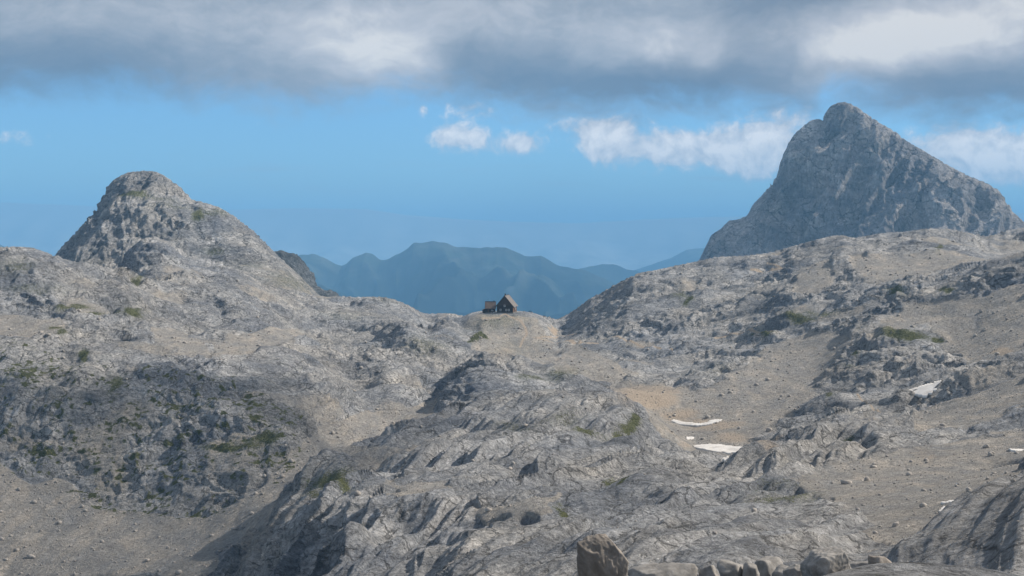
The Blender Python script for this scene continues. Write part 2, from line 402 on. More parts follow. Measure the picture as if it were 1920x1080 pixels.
M = {}
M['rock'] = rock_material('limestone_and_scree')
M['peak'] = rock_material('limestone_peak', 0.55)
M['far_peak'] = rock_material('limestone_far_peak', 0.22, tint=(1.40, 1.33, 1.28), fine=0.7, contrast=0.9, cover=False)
M['crag'] = rock_material('dark_crag_limestone', 0.5, tint=(0.42, 0.45, 0.46), cover=False)
M['boulder'] = simple_mat('brown_boulder', [(0.3, (0.16, 0.142, 0.126)), (0.5, (0.25, 0.226, 0.203)), (0.7, (0.36, 0.33, 0.30))], 3.0, 0.95, bump=0.8)
M['boulder_grey'] = simple_mat('grey_boulder', [(0.3, (0.16, 0.154, 0.147)), (0.5, (0.27, 0.26, 0.248)), (0.7, (0.40, 0.385, 0.37))], 2.5, 0.95, bump=0.8)
M['stone'] = simple_mat('scree_stone', [(0.25, (0.23, 0.215, 0.20)), (0.5, (0.37, 0.345, 0.32)), (0.75, (0.52, 0.49, 0.455))], 0.8, 0.95)
M['snow'] = simple_mat('old_snow', [(0.3, (0.50, 0.47, 0.44)), (0.5, (0.68, 0.66, 0.635)), (0.72, (0.80, 0.79, 0.775))], 0.35, 0.7, bump=0.35)
M['grass'] = simple_mat('alpine_grass', [(0.3, (0.05, 0.062, 0.022)), (0.5, (0.10, 0.12, 0.042)), (0.75, (0.17, 0.18, 0.07))], 0.6, 0.9)
M['wall'] = simple_mat('weathered_dark_timber', [(0.3, (0.022, 0.017, 0.014)), (0.5, (0.045, 0.034, 0.028)), (0.75, (0.075, 0.056, 0.044))], 1.5, 0.9, (3, 3, 0.2))
M['wall_warm'] = simple_mat('brown_timber', [(0.3, (0.09, 0.05, 0.03)), (0.5, (0.14, 0.08, 0.05)), (0.75, (0.2, 0.12, 0.075))], 1.5, 0.9, (3, 3, 0.2))
M['gable'] = simple_mat('dark_brown_boards', [(0.3, (0.045, 0.03, 0.022)), (0.5, (0.075, 0.05, 0.036)), (0.75, (0.105, 0.07, 0.05))], 1.5, 0.9, (3, 3, 0.2))
M['roof'] = simple_mat('weathered_roof_boards', [(0.3, (0.12, 0.108, 0.104)), (0.5, (0.175, 0.16, 0.152)), (0.75, (0.24, 0.22, 0.21))], 1.2, 0.75)
M['roof_brown'] = simple_mat('brown_roof_boards', [(0.3, (0.10, 0.075, 0.06)), (0.5, (0.15, 0.115, 0.095)), (0.75, (0.21, 0.165, 0.135))], 1.2, 0.8)
M['white'] = simple_mat('white_paint', [(0.3, (0.62, 0.62, 0.60)), (0.7, (0.78, 0.78, 0.77))], 2.0, 0.6)
M['dark'] = simple_mat('dark_metal', [(0.3, (0.03, 0.03, 0.032)), (0.7, (0.05, 0.05, 0.052))], 2.0, 0.5)
m_, k_ = new_mat('window_glass'); principled(k_, c3(0.10, 0.12, 0.14), 0.12, None, 0.6); M['glass'] = m_
M['plinth'] = simple_mat('stone_plinth', [(0.3, (0.10, 0.095, 0.09)), (0.7, (0.20, 0.19, 0.18))], 1.4, 0.9)
M['wood'] = simple_mat('grey_wood', [(0.3, (0.06, 0.05, 0.042)), (0.7, (0.12, 0.10, 0.085))], 2, 0.9)

def far_material(name, forest, meadow, rock, lo, hi, sc):
    m, k = new_mat(name)
    g = k.new('ShaderNodeNewGeometry'); P = g.outputs['Position']
    s = k.new('ShaderNodeSeparateXYZ'); k.put(s.inputs[0], P)
    n = k.noise(P, 0.0012 * sc, 7, 0.62); n2 = k.noise(P, 0.006 * sc, 6, 0.65)
    hgt = k.math('ADD', s.outputs[2], k.math('MULTIPLY', k.math('SUBTRACT', n, 0.5), 1300))
    f = k.step(hgt, lo, hi)
    fo = k.mix(k.step(n2, 0.35, 0.65), c3(*forest), c3(*[q * 1.9 for q in forest]))
    me_ = k.mix(k.step(n2, 0.4, 0.7), c3(*meadow), c3(*rock))
    c = k.mix(f, fo, me_)
    principled(k, c, 1.0, None, 0.0); return m
M['far_range'] = far_material('forested_range', (0.010, 0.014, 0.014), (0.045, 0.062, 0.042), (0.11, 0.12, 0.10), -420, -60, 1)
M['far_blue'] = far_material('far_pale_range', (0.26, 0.27, 0.26), (0.33, 0.34, 0.33), (0.36, 0.37, 0.36), -600, 200, 0.4)  # pale base colour puts the fading of haze into the ridge
M['lowland'] = far_material('valley_floor', (0.035, 0.045, 0.025), (0.10, 0.12, 0.06), (0.15, 0.15, 0.10), -1600, -1000, 0.4)

# ------------------------------------------------------------------ the karst basin: control points (u, v, distance)
C = []
def line(pts): C.extend(pts)
# ground at the photographer's feet, falling away
for u in (-500, 0, 450, 900, 1300, 1700, 2000, 2450):
    for d, v in ((8, 1230), (16, 1200), (30, 1180), (48, 1165)): C.append((u, v if u > 1000 else v + 60, d))
for u, d in ((-350, 400), (0, 400), (230, 390), (430, 375), (600, 300), (800, 240), (1000, 200), (1200, 160), (1380, 130), (1550, 112), (1700, 100), (1850, 90), (1960, 85), (2250, 80)):
    C.append((u, 1098, d))
for u in (-350, 100, 400): C += [(u, 1180, 270), (u, 1210, 120)]
C += [(700, 1170, 160), (1000, 1160, 110), (1350, 1150, 75), (1700, 1150, 70), (2000, 1150, 65)]
C += [(1180, 1125, 47), (1290, 1125, 47), (1400, 1116, 48), (1500, 1114, 48), (1600, 1114, 48), (1680, 1118, 47), (1780, 1126, 46), (1880, 1130, 46), (1500, 1150, 34), (1600, 1150, 34), (1400, 1150, 34)]
# lower left scree floor, cliff and shelf
line([(-350, 990, 430), (0, 1000, 430), (200, 1020, 425), (380, 1030, 405), (-350, 885, 470), (0, 880, 475), (110, 925, 465), (230, 962, 455), (370, 975, 440), (470, 950, 432),
      (-350, 740, 520), (0, 740, 520), (150, 780, 505), (300, 820, 495), (430, 830, 485), (560, 800, 500),
      (-350, 640, 560), (0, 640, 565), (160, 660, 560), (320, 670, 555), (450, 690, 555), (580, 705, 560), (640, 740, 555),
      (-350, 590, 600), (0, 592, 610), (200, 610, 620), (380, 640, 625), (500, 650, 630), (620, 665, 640), (700, 660, 660),
      (-350, 520, 650), (0, 520, 650), (150, 540, 660), (300, 590, 670), (400, 600, 690), (430, 560, 720), (520, 600, 720), (600, 630, 740),
      (-350, 462, 690), (0, 464, 700), (60, 465, 700), (123, 489, 710), (183, 498, 720), (233, 509, 730), (333, 527, 745), (433, 541, 760), (520, 560, 780),
      (-350, 540, 800), (0, 560, 800), (120, 560, 820), (180, 540, 830)])
# knoll below the left peak and the pale shoulder
line([(200, 530, 845), (232, 500, 848), (250, 468, 851), (268, 452, 852), (288, 449, 850), (312, 455, 850), (345, 478, 850), (385, 492, 850), (420, 505, 850), (470, 528, 850), (250, 522, 805), (320, 498, 812), (380, 520, 800),
      (560, 548, 880), (600, 556, 900), (650, 556, 910), (700, 557, 900), (742, 562, 890), (768, 572, 880), (795, 586, 880),
      (560, 590, 800), (650, 590, 810), (720, 600, 810), (250, 540, 950), (400, 560, 950), (560, 600, 1000)])
# gully left of the central dome
line([(400, 1060, 385), (470, 1000, 405), (530, 935, 430), (600, 870, 470), (680, 825, 520), (760, 790, 560), (830, 745, 610), (850, 700, 650),
      (600, 810, 520), (680, 770, 560), (740, 720, 600), (650, 720, 610), (800, 690, 650)])
# rocky knob left of the hut and the hut saddle
line([(720, 625, 740), (760, 605, 755), (800, 588, 765), (840, 588, 770), (875, 600, 770), (905, 620, 770), (700, 690, 680), (780, 650, 700), (850, 650, 715), (900, 660, 720),
      (800, 620, 830), (870, 605, 835), (880, 592, 860), (905, 587, 862), (935, 586, 862), (970, 586, 865), (1000, 589, 865), (1030, 594, 865), (1048, 600, 870),
      (920, 607, 830), (980, 610, 830), (1030, 616, 830), (940, 640, 780), (1000, 645, 780), (960, 670, 720), (1060, 625, 820), (1030, 660, 740), (1040, 690, 660)])
# skyline of the right hill
line([(1080, 579, 890), (1110, 557, 900), (1150, 535, 905), (1200, 511, 910), (1260, 500, 915), (1340, 483, 920), (1400, 479, 915), (1480, 463, 900), (1560, 442, 890), (1600, 447, 880), (1650, 438, 870),
      (1720, 430, 860), (1770, 428, 855), (1820, 437, 850), (1870, 447, 850), (1920, 452, 850), (1980, 455, 850), (2400, 470, 850)])
# right hill towards the camera
line([(1110, 610, 800), (1180, 565, 820), (1250, 545, 830), (1350, 540, 830), (1450, 520, 820), (1540, 500, 800), (1600, 490, 790), (1700, 490, 770), (1800, 485, 750), (1900, 475, 740),
      (1100, 650, 730), (1180, 640, 740), (1260, 600, 760), (1330, 600, 750), (1400, 580, 750), (1200, 680, 680), (1290, 650, 690), (1380, 640, 690), (1150, 715, 600),
      (1470, 560, 740), (1560, 530, 740), (1640, 512, 735), (1720, 515, 700), (1800, 502, 690),
      (1430, 612, 690), (1500, 585, 690), (1580, 560, 680), (1650, 545, 665), (1720, 530, 650), (1800, 514, 635), (1860, 500, 620), (1920, 486, 610), (2000, 475, 600), (2400, 480, 560)])
line([(1480, 650, 620), (1560, 620, 620), (1650, 600, 600), (1740, 590, 590), (1850, 560, 570), (1920, 560, 550), (2050, 560, 530), (2400, 560, 480)])
# rocky spur right of the bowl
line([(1480, 700, 560), (1530, 690, 560), (1590, 655, 555), (1640, 632, 550), (1700, 622, 545), (1750, 628, 540), (1790, 640, 530), (1620, 700, 510), (1700, 700, 500), (1770, 690, 495),
      (1850, 655, 500), (1920, 640, 480), (2050, 620, 450), (2400, 620, 400)])
# bowl with snow
line([(1230, 735, 540), (1290, 740, 540), (1360, 710, 560), (1420, 700, 570), (1240, 785, 500), (1300, 797, 492), (1350, 790, 490), (1420, 770, 500), (1490, 760, 490),
      (1280, 820, 460), (1340, 815, 460), (1300, 842, 435), (1360, 850, 425), (1400, 842, 430), (1460, 815, 440), (1530, 780, 450), (1580, 750, 470), (1380, 872, 400), (1330, 865, 405),
      (1240, 745, 520), (1170, 730, 520)])
# right middle ground
line([(1640, 755, 440), (1700, 742, 440), (1740, 730, 440), (1770, 715, 445), (1830, 700, 440), (1920, 690, 420), (1650, 790, 400), (1740, 780, 400), (1830, 760, 390), (1920, 740, 380), (2050, 720, 360),
      (1600, 840, 330), (1700, 840, 330), (1800, 845, 310), (1860, 848, 300), (1920, 846, 290), (2050, 830, 280), (1500, 895, 290), (1600, 905, 275), (1700, 900, 265), (1800, 895, 250), (1900, 880, 240), (2050, 870, 220), (2400, 850, 200)])
# dome ridge in the lower middle right
line([(1330, 885, 350), (1390, 866, 352), (1440, 832, 360), (1500, 800, 372), (1560, 775, 385), (1620, 768, 392), (1430, 880, 330), (1520, 850, 335), (1600, 870, 310), (1480, 860, 390), (1560, 815, 420)])
# near right slope and its edge
line([(1500, 985, 200), (1600, 980, 200), (1660, 990, 185), (1720, 975, 185), (1780, 960, 185), (1850, 925, 190), (1920, 900, 200), (1560, 1040, 150), (1650, 1045, 140), (1700, 1030, 160), (1760, 1000, 170), (1830, 960, 170),
      (1710, 1042, 118), (1770, 1005, 122), (1840, 962, 126), (1920, 920, 130), (2000, 880, 132), (2400, 760, 130), (1800, 1050, 100), (1900, 1010, 98), (2000, 980, 95), (2400, 930, 90)])
# central dome
line([(545, 905, 412), (600, 872, 425), (700, 832, 448), (780, 800, 468), (860, 766, 490), (930, 752, 500), (1000, 745, 507), (1100, 736, 512), (1170, 742, 510), (1220, 770, 485), (1250, 800, 455),
      (560, 950, 378), (650, 905, 388), (760, 850, 408), (870, 830, 410), (1000, 820, 385), (1120, 810, 395), (1200, 820, 400), (740, 915, 335), (850, 905, 335), (930, 905, 335), (1040, 870, 350), (1160, 850, 370),
      (880, 720, 580), (980, 700, 595), (1080, 690, 605), (1150, 700, 605), (1100, 752, 545), (960, 765, 530), (870, 690, 620), (950, 660, 680), (900, 700, 590)])
# slab ridges in front of the dome
line([(700, 935, 318), (800, 925, 318), (890, 918, 310), (970, 903, 298), (1040, 880, 312), (1120, 862, 335), (1200, 848, 352), (1290, 842, 380), (970, 925, 335), (1060, 900, 345), (1230, 870, 395),
      (600, 985, 335), (560, 1000, 355), (480, 1040, 378), (650, 1015, 300), (740, 985, 292), (790, 995, 288), (830, 980, 290), (700, 1035, 268), (820, 1030, 262), (920, 990, 262), (1000, 950, 268), (1080, 930, 285), (1180, 900, 300), (1300, 890, 315),
      (900, 1050, 222), (1000, 1030, 222), (1060, 1000, 232), (1120, 985, 240), (1200, 950, 255), (1300, 930, 262), (1400, 925, 262), (1250, 1000, 205), (1350, 985, 205), (1450, 965, 215), (1180, 1040, 180), (1320, 1045, 158), (1450, 1030, 150)])
# pits
line([(645, 1010, 290), (735, 972, 300), (765, 978, 296)])
# beyond the skyline: everything falls away
for u in (-350, 0, 300, 600, 800, 950, 1100, 1300, 1500, 1700, 1900, 2200, 2420):
    C.append((u, 640 if u < 560 else 660, 1150)); C.append((u, 800, 1500))
C += [(1840, 450, 1000), (1880, 436, 1030), (1930, 428, 1040), (2000, 430, 1050), (2300, 450, 1050)]
FLD = Field(C, -420, 2440, 7, 1500, 190, 260)

SCREE = [
      # (polygon in the photograph, distance range)
    ([(-200, 860), (0, 868), (60, 905), (110, 895), (165, 945), (230, 955), (300, 962), (380, 972), (440, 945), (500, 900), (540, 850), (600, 805), (680, 772), (750, 768), (830, 755), (800, 795), (740, 815), (640, 850), (580, 880), (545, 905), (500, 970), (430, 1020), (370, 1085), (-200, 1085)], 330, 640),
    ([(-200, 585), (0, 588), (90, 600), (130, 625), (60, 640), (0, 632), (-200, 630)], 500, 700),
    ([(120, 568), (160, 562), (200, 578), (190, 592), (140, 590)], 500, 760),
    ([(270, 608), (330, 615), (380, 640), (390, 662), (340, 660), (290, 635)], 500, 760),
    ([(400, 640), (480, 620), (560, 612), (560, 640), (470, 660), (400, 668)], 550, 860),
    ([(900, 595), (1010, 600), (1040, 640), (1020, 690), (930, 680), (890, 650)], 640, 900),
    ([(1140, 722), (1230, 715), (1300, 735), (1400, 690), (1450, 640), (1560, 620), (1600, 640), (1540, 700), (1500, 760), (1460, 800), (1400, 830), (1480, 850), (1340, 880), (1270, 845), (1225, 790)], 390, 640),
    ([(1600, 640), (1700, 575), (1850, 545), (1930, 530), (1930, 650), (1830, 690), (1780, 655), (1740, 610), (1640, 625)], 430, 700),
    ([(1590, 480), (1660, 480), (1800, 470), (1870, 480), (1800, 500), (1700, 520), (1620, 530)], 640, 860),
    ([(1480, 900), (1640, 850), (1760, 830), (1930, 800), (1930, 905), (1840, 950), (1760, 1000), (1690, 1045), (1560, 1050), (1640, 980), (1560, 940)], 130, 340),
    ([(1700, 770), (1800, 740), (1930, 700), (1930, 760), (1800, 800), (1700, 800)], 300, 460),
    ([(720, 905), (830, 905), (870, 912), (820, 925), (730, 925)], 300, 360),
    ([(900, 960), (1000, 930), (1040, 925), (1000, 950), (920, 985)], 240, 310),
    ([(1500, 500), (1560, 480), (1560, 540), (1480, 555)], 640, 860),
    ([(1060, 640), (1200, 700), (1150, 720), (1040, 700)], 560, 760),
]
TAN = [  # (centre u, v, radii, strength)
    (1215, 745, 60, 22, 1.0), (1270, 780, 40, 18, 0.7), (1330, 795, 60, 12, 0.8), (1370, 822, 50, 14, 0.7), (1290, 830, 20, 8, 0.6), (1440, 840, 50, 10, 0.6), (1720, 850, 30, 8, 0.6), (1878, 660, 18, 14, 0.8),
    (1700, 690, 60, 10, 0.45), (520, 970, 18, 30, 0.0), (760, 915, 45, 8, 0.3), (1036, 602, 5, 8, 1.1), (940, 665, 40, 16, 0.5), (990, 1000, 30, 10, 0.35), (1230, 725, 70, 8, 0.6),
    (720, 1000, 30, 9, 0.5), (1250, 1005, 40, 12, 0.3), (1800, 900, 80, 25, 0.30), (1600, 1000, 80, 30, 0.3), (1650, 560, 120, 20, 0.2), (1500, 540, 60, 30, 0.25), (640, 560, 80, 8, 0.2),
    (1890, 600, 60, 60, 0.25), (330, 640, 60, 18, 0.25), (800, 790, 60, 20, 0.3), (540, 940, 25, 25, 0.25)]
GRASS = [
    (896, 626, 12, 9, 1.6), (935, 603, 60, 12, 0.45), (960, 650, 50, 25, 0.28), (152, 668, 8, 9, 1.3), (250, 586, 18, 6, 1.0), (262, 525, 10, 6, 0.9), (130, 577, 30, 5, 0.8), (175, 588, 14, 4, 0.9), (210, 583, 12, 4, 0.9),
    (100, 617, 14, 5, 0.9), (120, 625, 8, 6, 0.8), (440, 838, 60, 8, 0.9), (500, 828, 24, 8, 0.9), (625, 905, 40, 14, 0.9), (600, 925, 40, 8, 0.6), (645, 920, 12, 12, 1.0), (1160, 806, 14, 5, 1.2), (1190, 794, 18, 6, 1.0), (1105, 812, 28, 5, 0.8),
    (1290, 565, 8, 6, 1.2), (1275, 552, 14, 12, 0.5), (1432, 622, 18, 8, 1.0), (1500, 595, 30, 8, 0.8), (1545, 585, 25, 6, 0.6), (1695, 630, 40, 7, 1.1), (1752, 632, 8, 6, 1.1), (1600, 672, 14, 4, 0.8), (1755, 462, 5, 10, 1.1), (1680, 547, 20, 5, 0.8),
    (1775, 545, 10, 7, 0.9), (1400, 470, 20, 5, 0.3), (1340, 690, 40, 12, 0.25), (1050, 700, 40, 10, 0.5), (1000, 712, 30, 6, 0.6), (960, 795, 50, 8, 0.4), (1045, 790, 50, 8, 0.4), (1045, 945, 16, 6, 1.1), (1470, 920, 60, 8, 0.55), (1160, 900, 8, 10, 0.8),
    (800, 650, 40, 20, 0.45), (720, 560, 40, 10, 0.3), (640, 590, 60, 12, 0.3), (30, 500, 40, 14, 0.4), (60, 540, 60, 12, 0.4), (1600, 690, 20, 4, 0.5), (1560, 757, 12, 4, 0.8), (1595, 795, 10, 4, 0.8), (1290, 700, 30, 8, 0.2), (210, 720, 14, 18, 0.8)]
PATHS = [[(947, 592), (955, 598), (975, 604), (985, 614), (988, 622), (982, 632), (975, 650)], [(1036, 596), (1037, 606), (1048, 610), (1080, 622)], [(1048, 611), (1030, 620), (1005, 630)],
         [(905, 600), (935, 600), (947, 592)], [(1150, 632), (1200, 645), (1260, 655)], [(1340, 628), (1400, 622), (1455, 615)], [(1410, 510), (1465, 500), (1440, 492)], [(1610, 745), (1650, 775)],
         [(1000, 629), (1060, 640), (1120, 640)]]

def rock_relief(X, Y, Z, rock, spacing, big=1.0, seed=3, nz=None, bed=1.0, slab=0.0, boost=1.0):
    """height in metres along the surface normal"""
    def A(lam): return sstep(lam / spacing, 1.3, 3.2)
    wx = noise3(X/26, Y/26, Z/26, seed) * 6; wy = noise3(X/26 + 50, Y/26, Z/26, seed + 1) * 6
    x, y, z = X + wx, Y + wy, Z + wx * 0.4
    h = 0
    h = h + big * rock * 2.3 * billow(noise3(x/42, y/42, z/42, seed + 2))
    h = h + big * (0.2 + 0.8 * rock) * 1.5 * billow(noise3(x/19, y/19, z/26, seed + 3))
    m = 0.35 + 0.65 * sstep(noise3(X/34, Y/34, Z/34, seed + 9), -0.25, 0.35)
    iso = rock * (1 - 0.85 * slab) * boost
    h = h + iso * m * 1.6 * ridge(noise3(x/9.5, y/9.5, z/14, seed + 4)) * A(9.5)
    h = h + (0.05 + 0.95 * iso) * m * 0.75 * billow(noise3(x/4.6, y/4.6, z/7, seed + 5)) * A(4.6)
    h = h + (0.10 + 0.90 * iso) * m * 0.38 * billow(noise3(x/2.2, y/2.2, z/3, seed + 6)) * A(2.2)
    h = h + (0.3 + 0.5 * rock) * 0.16 * noise3(X/1.05, Y/1.05, Z/1.4, seed + 7) * A(1.05)
    if np.ndim(slab):                                      # long glacier-worn ribs running away to the right
        al = 0.58 * X + 0.81 * Y; ac = 0.81 * X - 0.58 * Y + 1.2 * Z
        wv = noise3(X/45, Y/45, Z/45, seed + 30) * 9 + noise3(X/14, Y/14, Z/14, seed + 31) * 1.1
        c_ = ac + wv
        k1 = sstep(noise3(c_/30, al/70, 0*X, seed + 32), -0.3, 0.35)
        for lam, amp, ph in ((15.0, 2.3, 0.1), (6.1, 1.05, 0.4), (2.4, 0.34, 0.7), (1.05, 0.10, 0.2)):
            b = c_ / lam + ph + 0.30 * noise3(al/(lam*9), c_/(lam*4), 0*X, seed + 33)
            f = b - np.floor(b); saw = np.where(f < 0.66, sstep(f, 0, 0.66), 1 - sstep(f, 0.66, 1.0))
            h = h + rock * slab * amp * (saw - 0.5) * (0.35 + 0.65 * k1) * A(lam * 1.3)
        h = h + rock * slab * 0.28 * ridge(noise3(c_/3.0, al/11, Z/6, seed + 34)) * A(3)
    if nz is not None:                                    # runnels and buttresses on the steep faces
        st = sstep(-nz, -0.93, -0.72) * rock * boost * (1 - 0.6 * slab)
        h = h + st * (1.5 * ridge(noise3(x/7, y/7, z/26, seed + 20)) + 0.8 * ridge(noise3(x/3.1, y/3.1, z/11, seed + 21)) * A(3.1) + 0.4 * billow(noise3(x/1.5, y/1.5, z/5, seed + 22)) * A(1.5))
        bed = bed * (1 - 0.6 * st)
    # bedding ledges dipping gently to the left
    wob = noise3(X/45, Y/45, Z/45, seed + 10) * 7 + noise3(x/12, y/12, z/12, seed + 11) * 1.3
    for lam, amp in ((6.3, 1.5), (2.3, 0.62)):
        b = (Z - 0.16 * X + 0.05 * Y + wob) / lam
        f = b - np.floor(b)
        saw = np.where(f < 0.8, f / 0.8, (1 - f) / 0.2)
        mm = sstep(noise3(X/22, Y/22, Z/22, seed + 12), -0.35, 0.2)
        h = h + bed * rock * amp * (saw - 0.5) * mm * A(lam)
    return h * 1.15

def masks(X, Y, Z, sc=1.0):
    D = Y; u = 960 + F * X / D; v = HZ - F * Z / D
    px = F / D
    n1 = noise3(X/14, Y/14, Z/14, 40); n2 = noise3(X/5, Y/5, Z/5, 41)
    uw = u + (n1 * 4.5 + n2 * 2) * px * 0.9; vw = v + (noise3(X/14 + 9, Y/14, Z/14, 42) * 2.5 + n2 * 0.8) * px * 0.6
    s = np.zeros(u.shape)
    for poly, d0, d1 in SCREE:
        s = np.maximum(s, in_poly(uw, vw, poly) & (D > d0) & (D < d1))
    def blobs(lst):
        a = np.zeros(u.shape)
        for (cu, cv, ru, rv, st) in lst:
            a = np.maximum(a, st * np.exp(-(((uw - cu) / ru) ** 2 + ((vw - cv) / rv) ** 2) * 0.7))
        return a
    return u, v, uw, vw, s.astype(float), blobs(TAN), blobs(GRASS)

def build_basin():
    us = columns(-24, 1944, 1.75, 430, 46)
    X, Y, Z = fan_grid(FLD, us, 8, 1500, 830)
    u, v, uw, vw, scree, tan, grass = masks(X, Y, Z)
    # smooth the scree mask a little along both grid directions
    s = scree.copy()
    for _ in range(5):
        s[1:-1] = (s[:-2] + 2 * s[1:-1] + s[2:]) / 4; s[:, 1:-1] = (s[:, :-2] + 2 * s[:, 1:-1] + s[:, 2:]) / 4
    soft = noise3(X/30, Y/30, Z/30, 55)
    gentle = sstep(soft, 0.15, 0.5) * 0.65               # rubble pockets among the outcrops
    s_all = np.maximum(s, gentle * sstep(Y, 250, 420) )
    rock = 1 - np.clip(s * 0.93 + gentle * 0.35, 0, 0.95)
    hut_flat = np.exp(-(((u - 945) / 60) ** 2 + ((Y - 864) / 22) ** 2))
    rock = rock * (1 - 0.9 * np.clip(hut_flat, 0, 1))
    near = 0.30 + 0.70 * sstep(Y, 40, 330)
    nx, ny, nz = grid_normals(X, Y, Z)
    spacing = 1.75 / F * Y
    slab = in_poly(u, v, [(250, 1400), (330, 1090), (470, 990), (560, 890), (700, 820), (860, 757), (1000, 738), (1180, 735), (1290, 830), (1420, 860), (1440, 825), (1640, 760), (1960, 830), (2500, 900), (2500, 1500)]) * (Y < 520)
    slab = slab.astype(float)
    for _ in range(10):
        slab[1:-1] = (slab[:-2] + 2 * slab[1:-1] + slab[2:]) / 4; slab[:, 1:-1] = (slab[:, :-2] + 2 * slab[:, 1:-1] + slab[:, 2:]) / 4
    slab = 0.15 + 0.85 * slab
    boost = 1.0 + 0 * u                                   # crags
    for (cu, cv, ru, rv, d0, d1, st) in [(790, 650, 130, 60, 600, 800, 0.9), (280, 800, 330, 160, 440, 600, 0.55), (1680, 660, 90, 40, 480, 580, 0.9), (1270, 620, 120, 40, 650, 830, 0.6), (330, 570, 120, 40, 600, 800, 0.5), (60, 570, 90, 40, 560, 700, 0.5), (1330, 750, 40, 25, 480, 620, 0.8)]:
        boost = boost + st * np.exp(-(((u - cu) / ru) ** 2 + ((v - cv) / rv) ** 2)) * (Y > d0) * (Y < d1)
    h = rock_relief(X, Y, Z, rock, spacing, nz=nz, slab=slab, boost=boost) * near
    # runnels down the steep faces
    h = h * (1.0)
    fade = 1 - 0.9 * np.clip(hut_flat, 0, 1)
    h = h * fade
    X2, Y2, Z2 = X + nx * h, Y + ny * h, Z + nz * h
    sky = [(0, 463), (30, 462), (60, 464), (90, 474), (123, 489)]
    Z2 = fit_skyline(X2, Y2, Z2, sky, 0, 100, 50, 20, 560)
    sky = [(640, 555), (665, 557), (700, 556), (722, 557), (742, 562), (768, 573), (792, 586), (803, 588), (830, 587), (850, 588), (868, 592), (880, 591), (905, 587), (935, 586), (970, 586), (1000, 588), (1030, 594), (1044, 599), (1060, 591), (1080, 579), (1095, 567), (1110, 557), (1130, 547), (1150, 535), (1175, 522), (1200, 511), (1230, 506), (1262, 499), (1310, 489), (1340, 482), (1400, 479), (1440, 474), (1480, 463), (1520, 452), (1560, 442), (1580, 441), (1600, 446), (1625, 442), (1650, 437), (1700, 434), (1740, 428), (1780, 429), (1820, 437), (1850, 443), (1870, 438), (1890, 431), (1925, 426)]
    Z2 = fit_skyline(X2, Y2, Z2, sky, 650, 1925, 60, 22, 640)
    for (cu, d_, rr, dep) in [(735, 291, 6.5, 5.0), (762, 295, 5, 3.5), (643, 301, 3.6, 3.0), (1478, 470, 3.5, 4.0), (1890, 270, 5, 4), (1350, 262, 4, 2.5), (1100, 262, 5, 3), (1600, 345, 4, 3)]:
        cx = (cu - 960) / F * d_
        q = ((X2 - cx) / rr) ** 2 + ((Y2 - d_) / (rr * 2.2)) ** 2
        Z2 = Z2 - dep * np.exp(-q ** 1.6)
    zb = (HZ - 586.6) / F * 858.0
    uu = 960 + F * X2 / Y2
    hm = sstep(-np.abs(uu - 940), -120, -36) * sstep(Y2, 806, 858) * (1 - sstep(Y2, 882, 905))
    Z2 = Z2 * (1 - hm) + hm * (zb - 0.05 * np.abs(uu - 938) * 0.12 + 0.10 * noise3(X2/3, Y2/3, 0*X2, 33))
    lich_shade = np.zeros(u.shape)  # lichen speckle, heavier to put the left cliff's shade into the colour
    lich_shade = np.maximum(lich_shade, 0.65 * in_poly(uw, vw, [(-200, 600), (0, 640), (120, 650), (260, 690), (430, 700), (560, 780), (560, 860), (480, 940), (370, 975), (230, 962), (110, 925), (0, 880), (-200, 880)]) * (Y > 430))
    lich_shade = np.maximum(lich_shade, 0.5 * ((u < 740) & (Y > 500) & (Y < 760)))
    lich_shade = np.maximum(lich_shade, 0.3 * ((u > 740) & (u < 1250) & (Y > 560)))
    lich_shade = np.maximum(lich_shade, 0.18)
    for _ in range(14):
        lich_shade[1:-1] = (lich_shade[:-2] + 2 * lich_shade[1:-1] + lich_shade[2:]) / 4; lich_shade[:, 1:-1] = (lich_shade[:, :-2] + 2 * lich_shade[:, 1:-1] + lich_shade[:, 2:]) / 4
    lich_shade = lich_shade * (1 - s)
    gl = in_poly(uw, vw, [(-200, 600), (0, 640), (260, 690), (430, 700), (560, 780), (560, 860), (480, 940), (370, 975), (230, 962), (110, 925), (0, 880), (-200, 880)]) * (Y > 430)
    gn = 0.55 * noise3(X/11, Y/11, Z/11, 61) + 0.8 * noise3(X/2.6, Y/2.6, Z/2.6, 62) + 0.5 * noise3(X/1.2, Y/1.2, Z/1.2, 63)
    grass = np.maximum(grass, gl * sstep(gn, 0.05, 0.6) * 0.9)
    grass = np.maximum(grass, sstep(gn, 0.6, 1.0) * 0.45 * (1 - s) * sstep(nz, 0.75, 0.92) * (Y > 330))
    pm = np.zeros(u.shape)
    for L in PATHS: pm = np.maximum(pm, np.exp(-(seg_dist(u, v, L, 1.6) / 2.3) ** 2))
    tan = np.maximum(tan, pm * 1.3 * (Y > 330))
    grass = grass * (1 - pm)
    o = grid_mesh('terrain', X2, Y2, Z2, M['rock'], {'scree': s_all, 'grass': grass, 'tan': tan, 'lichen_shade': lich_shade})
    return (X2, Y2, Z2, us, nx, ny, nz, s, grass, u, v)
BAS = build_basin()

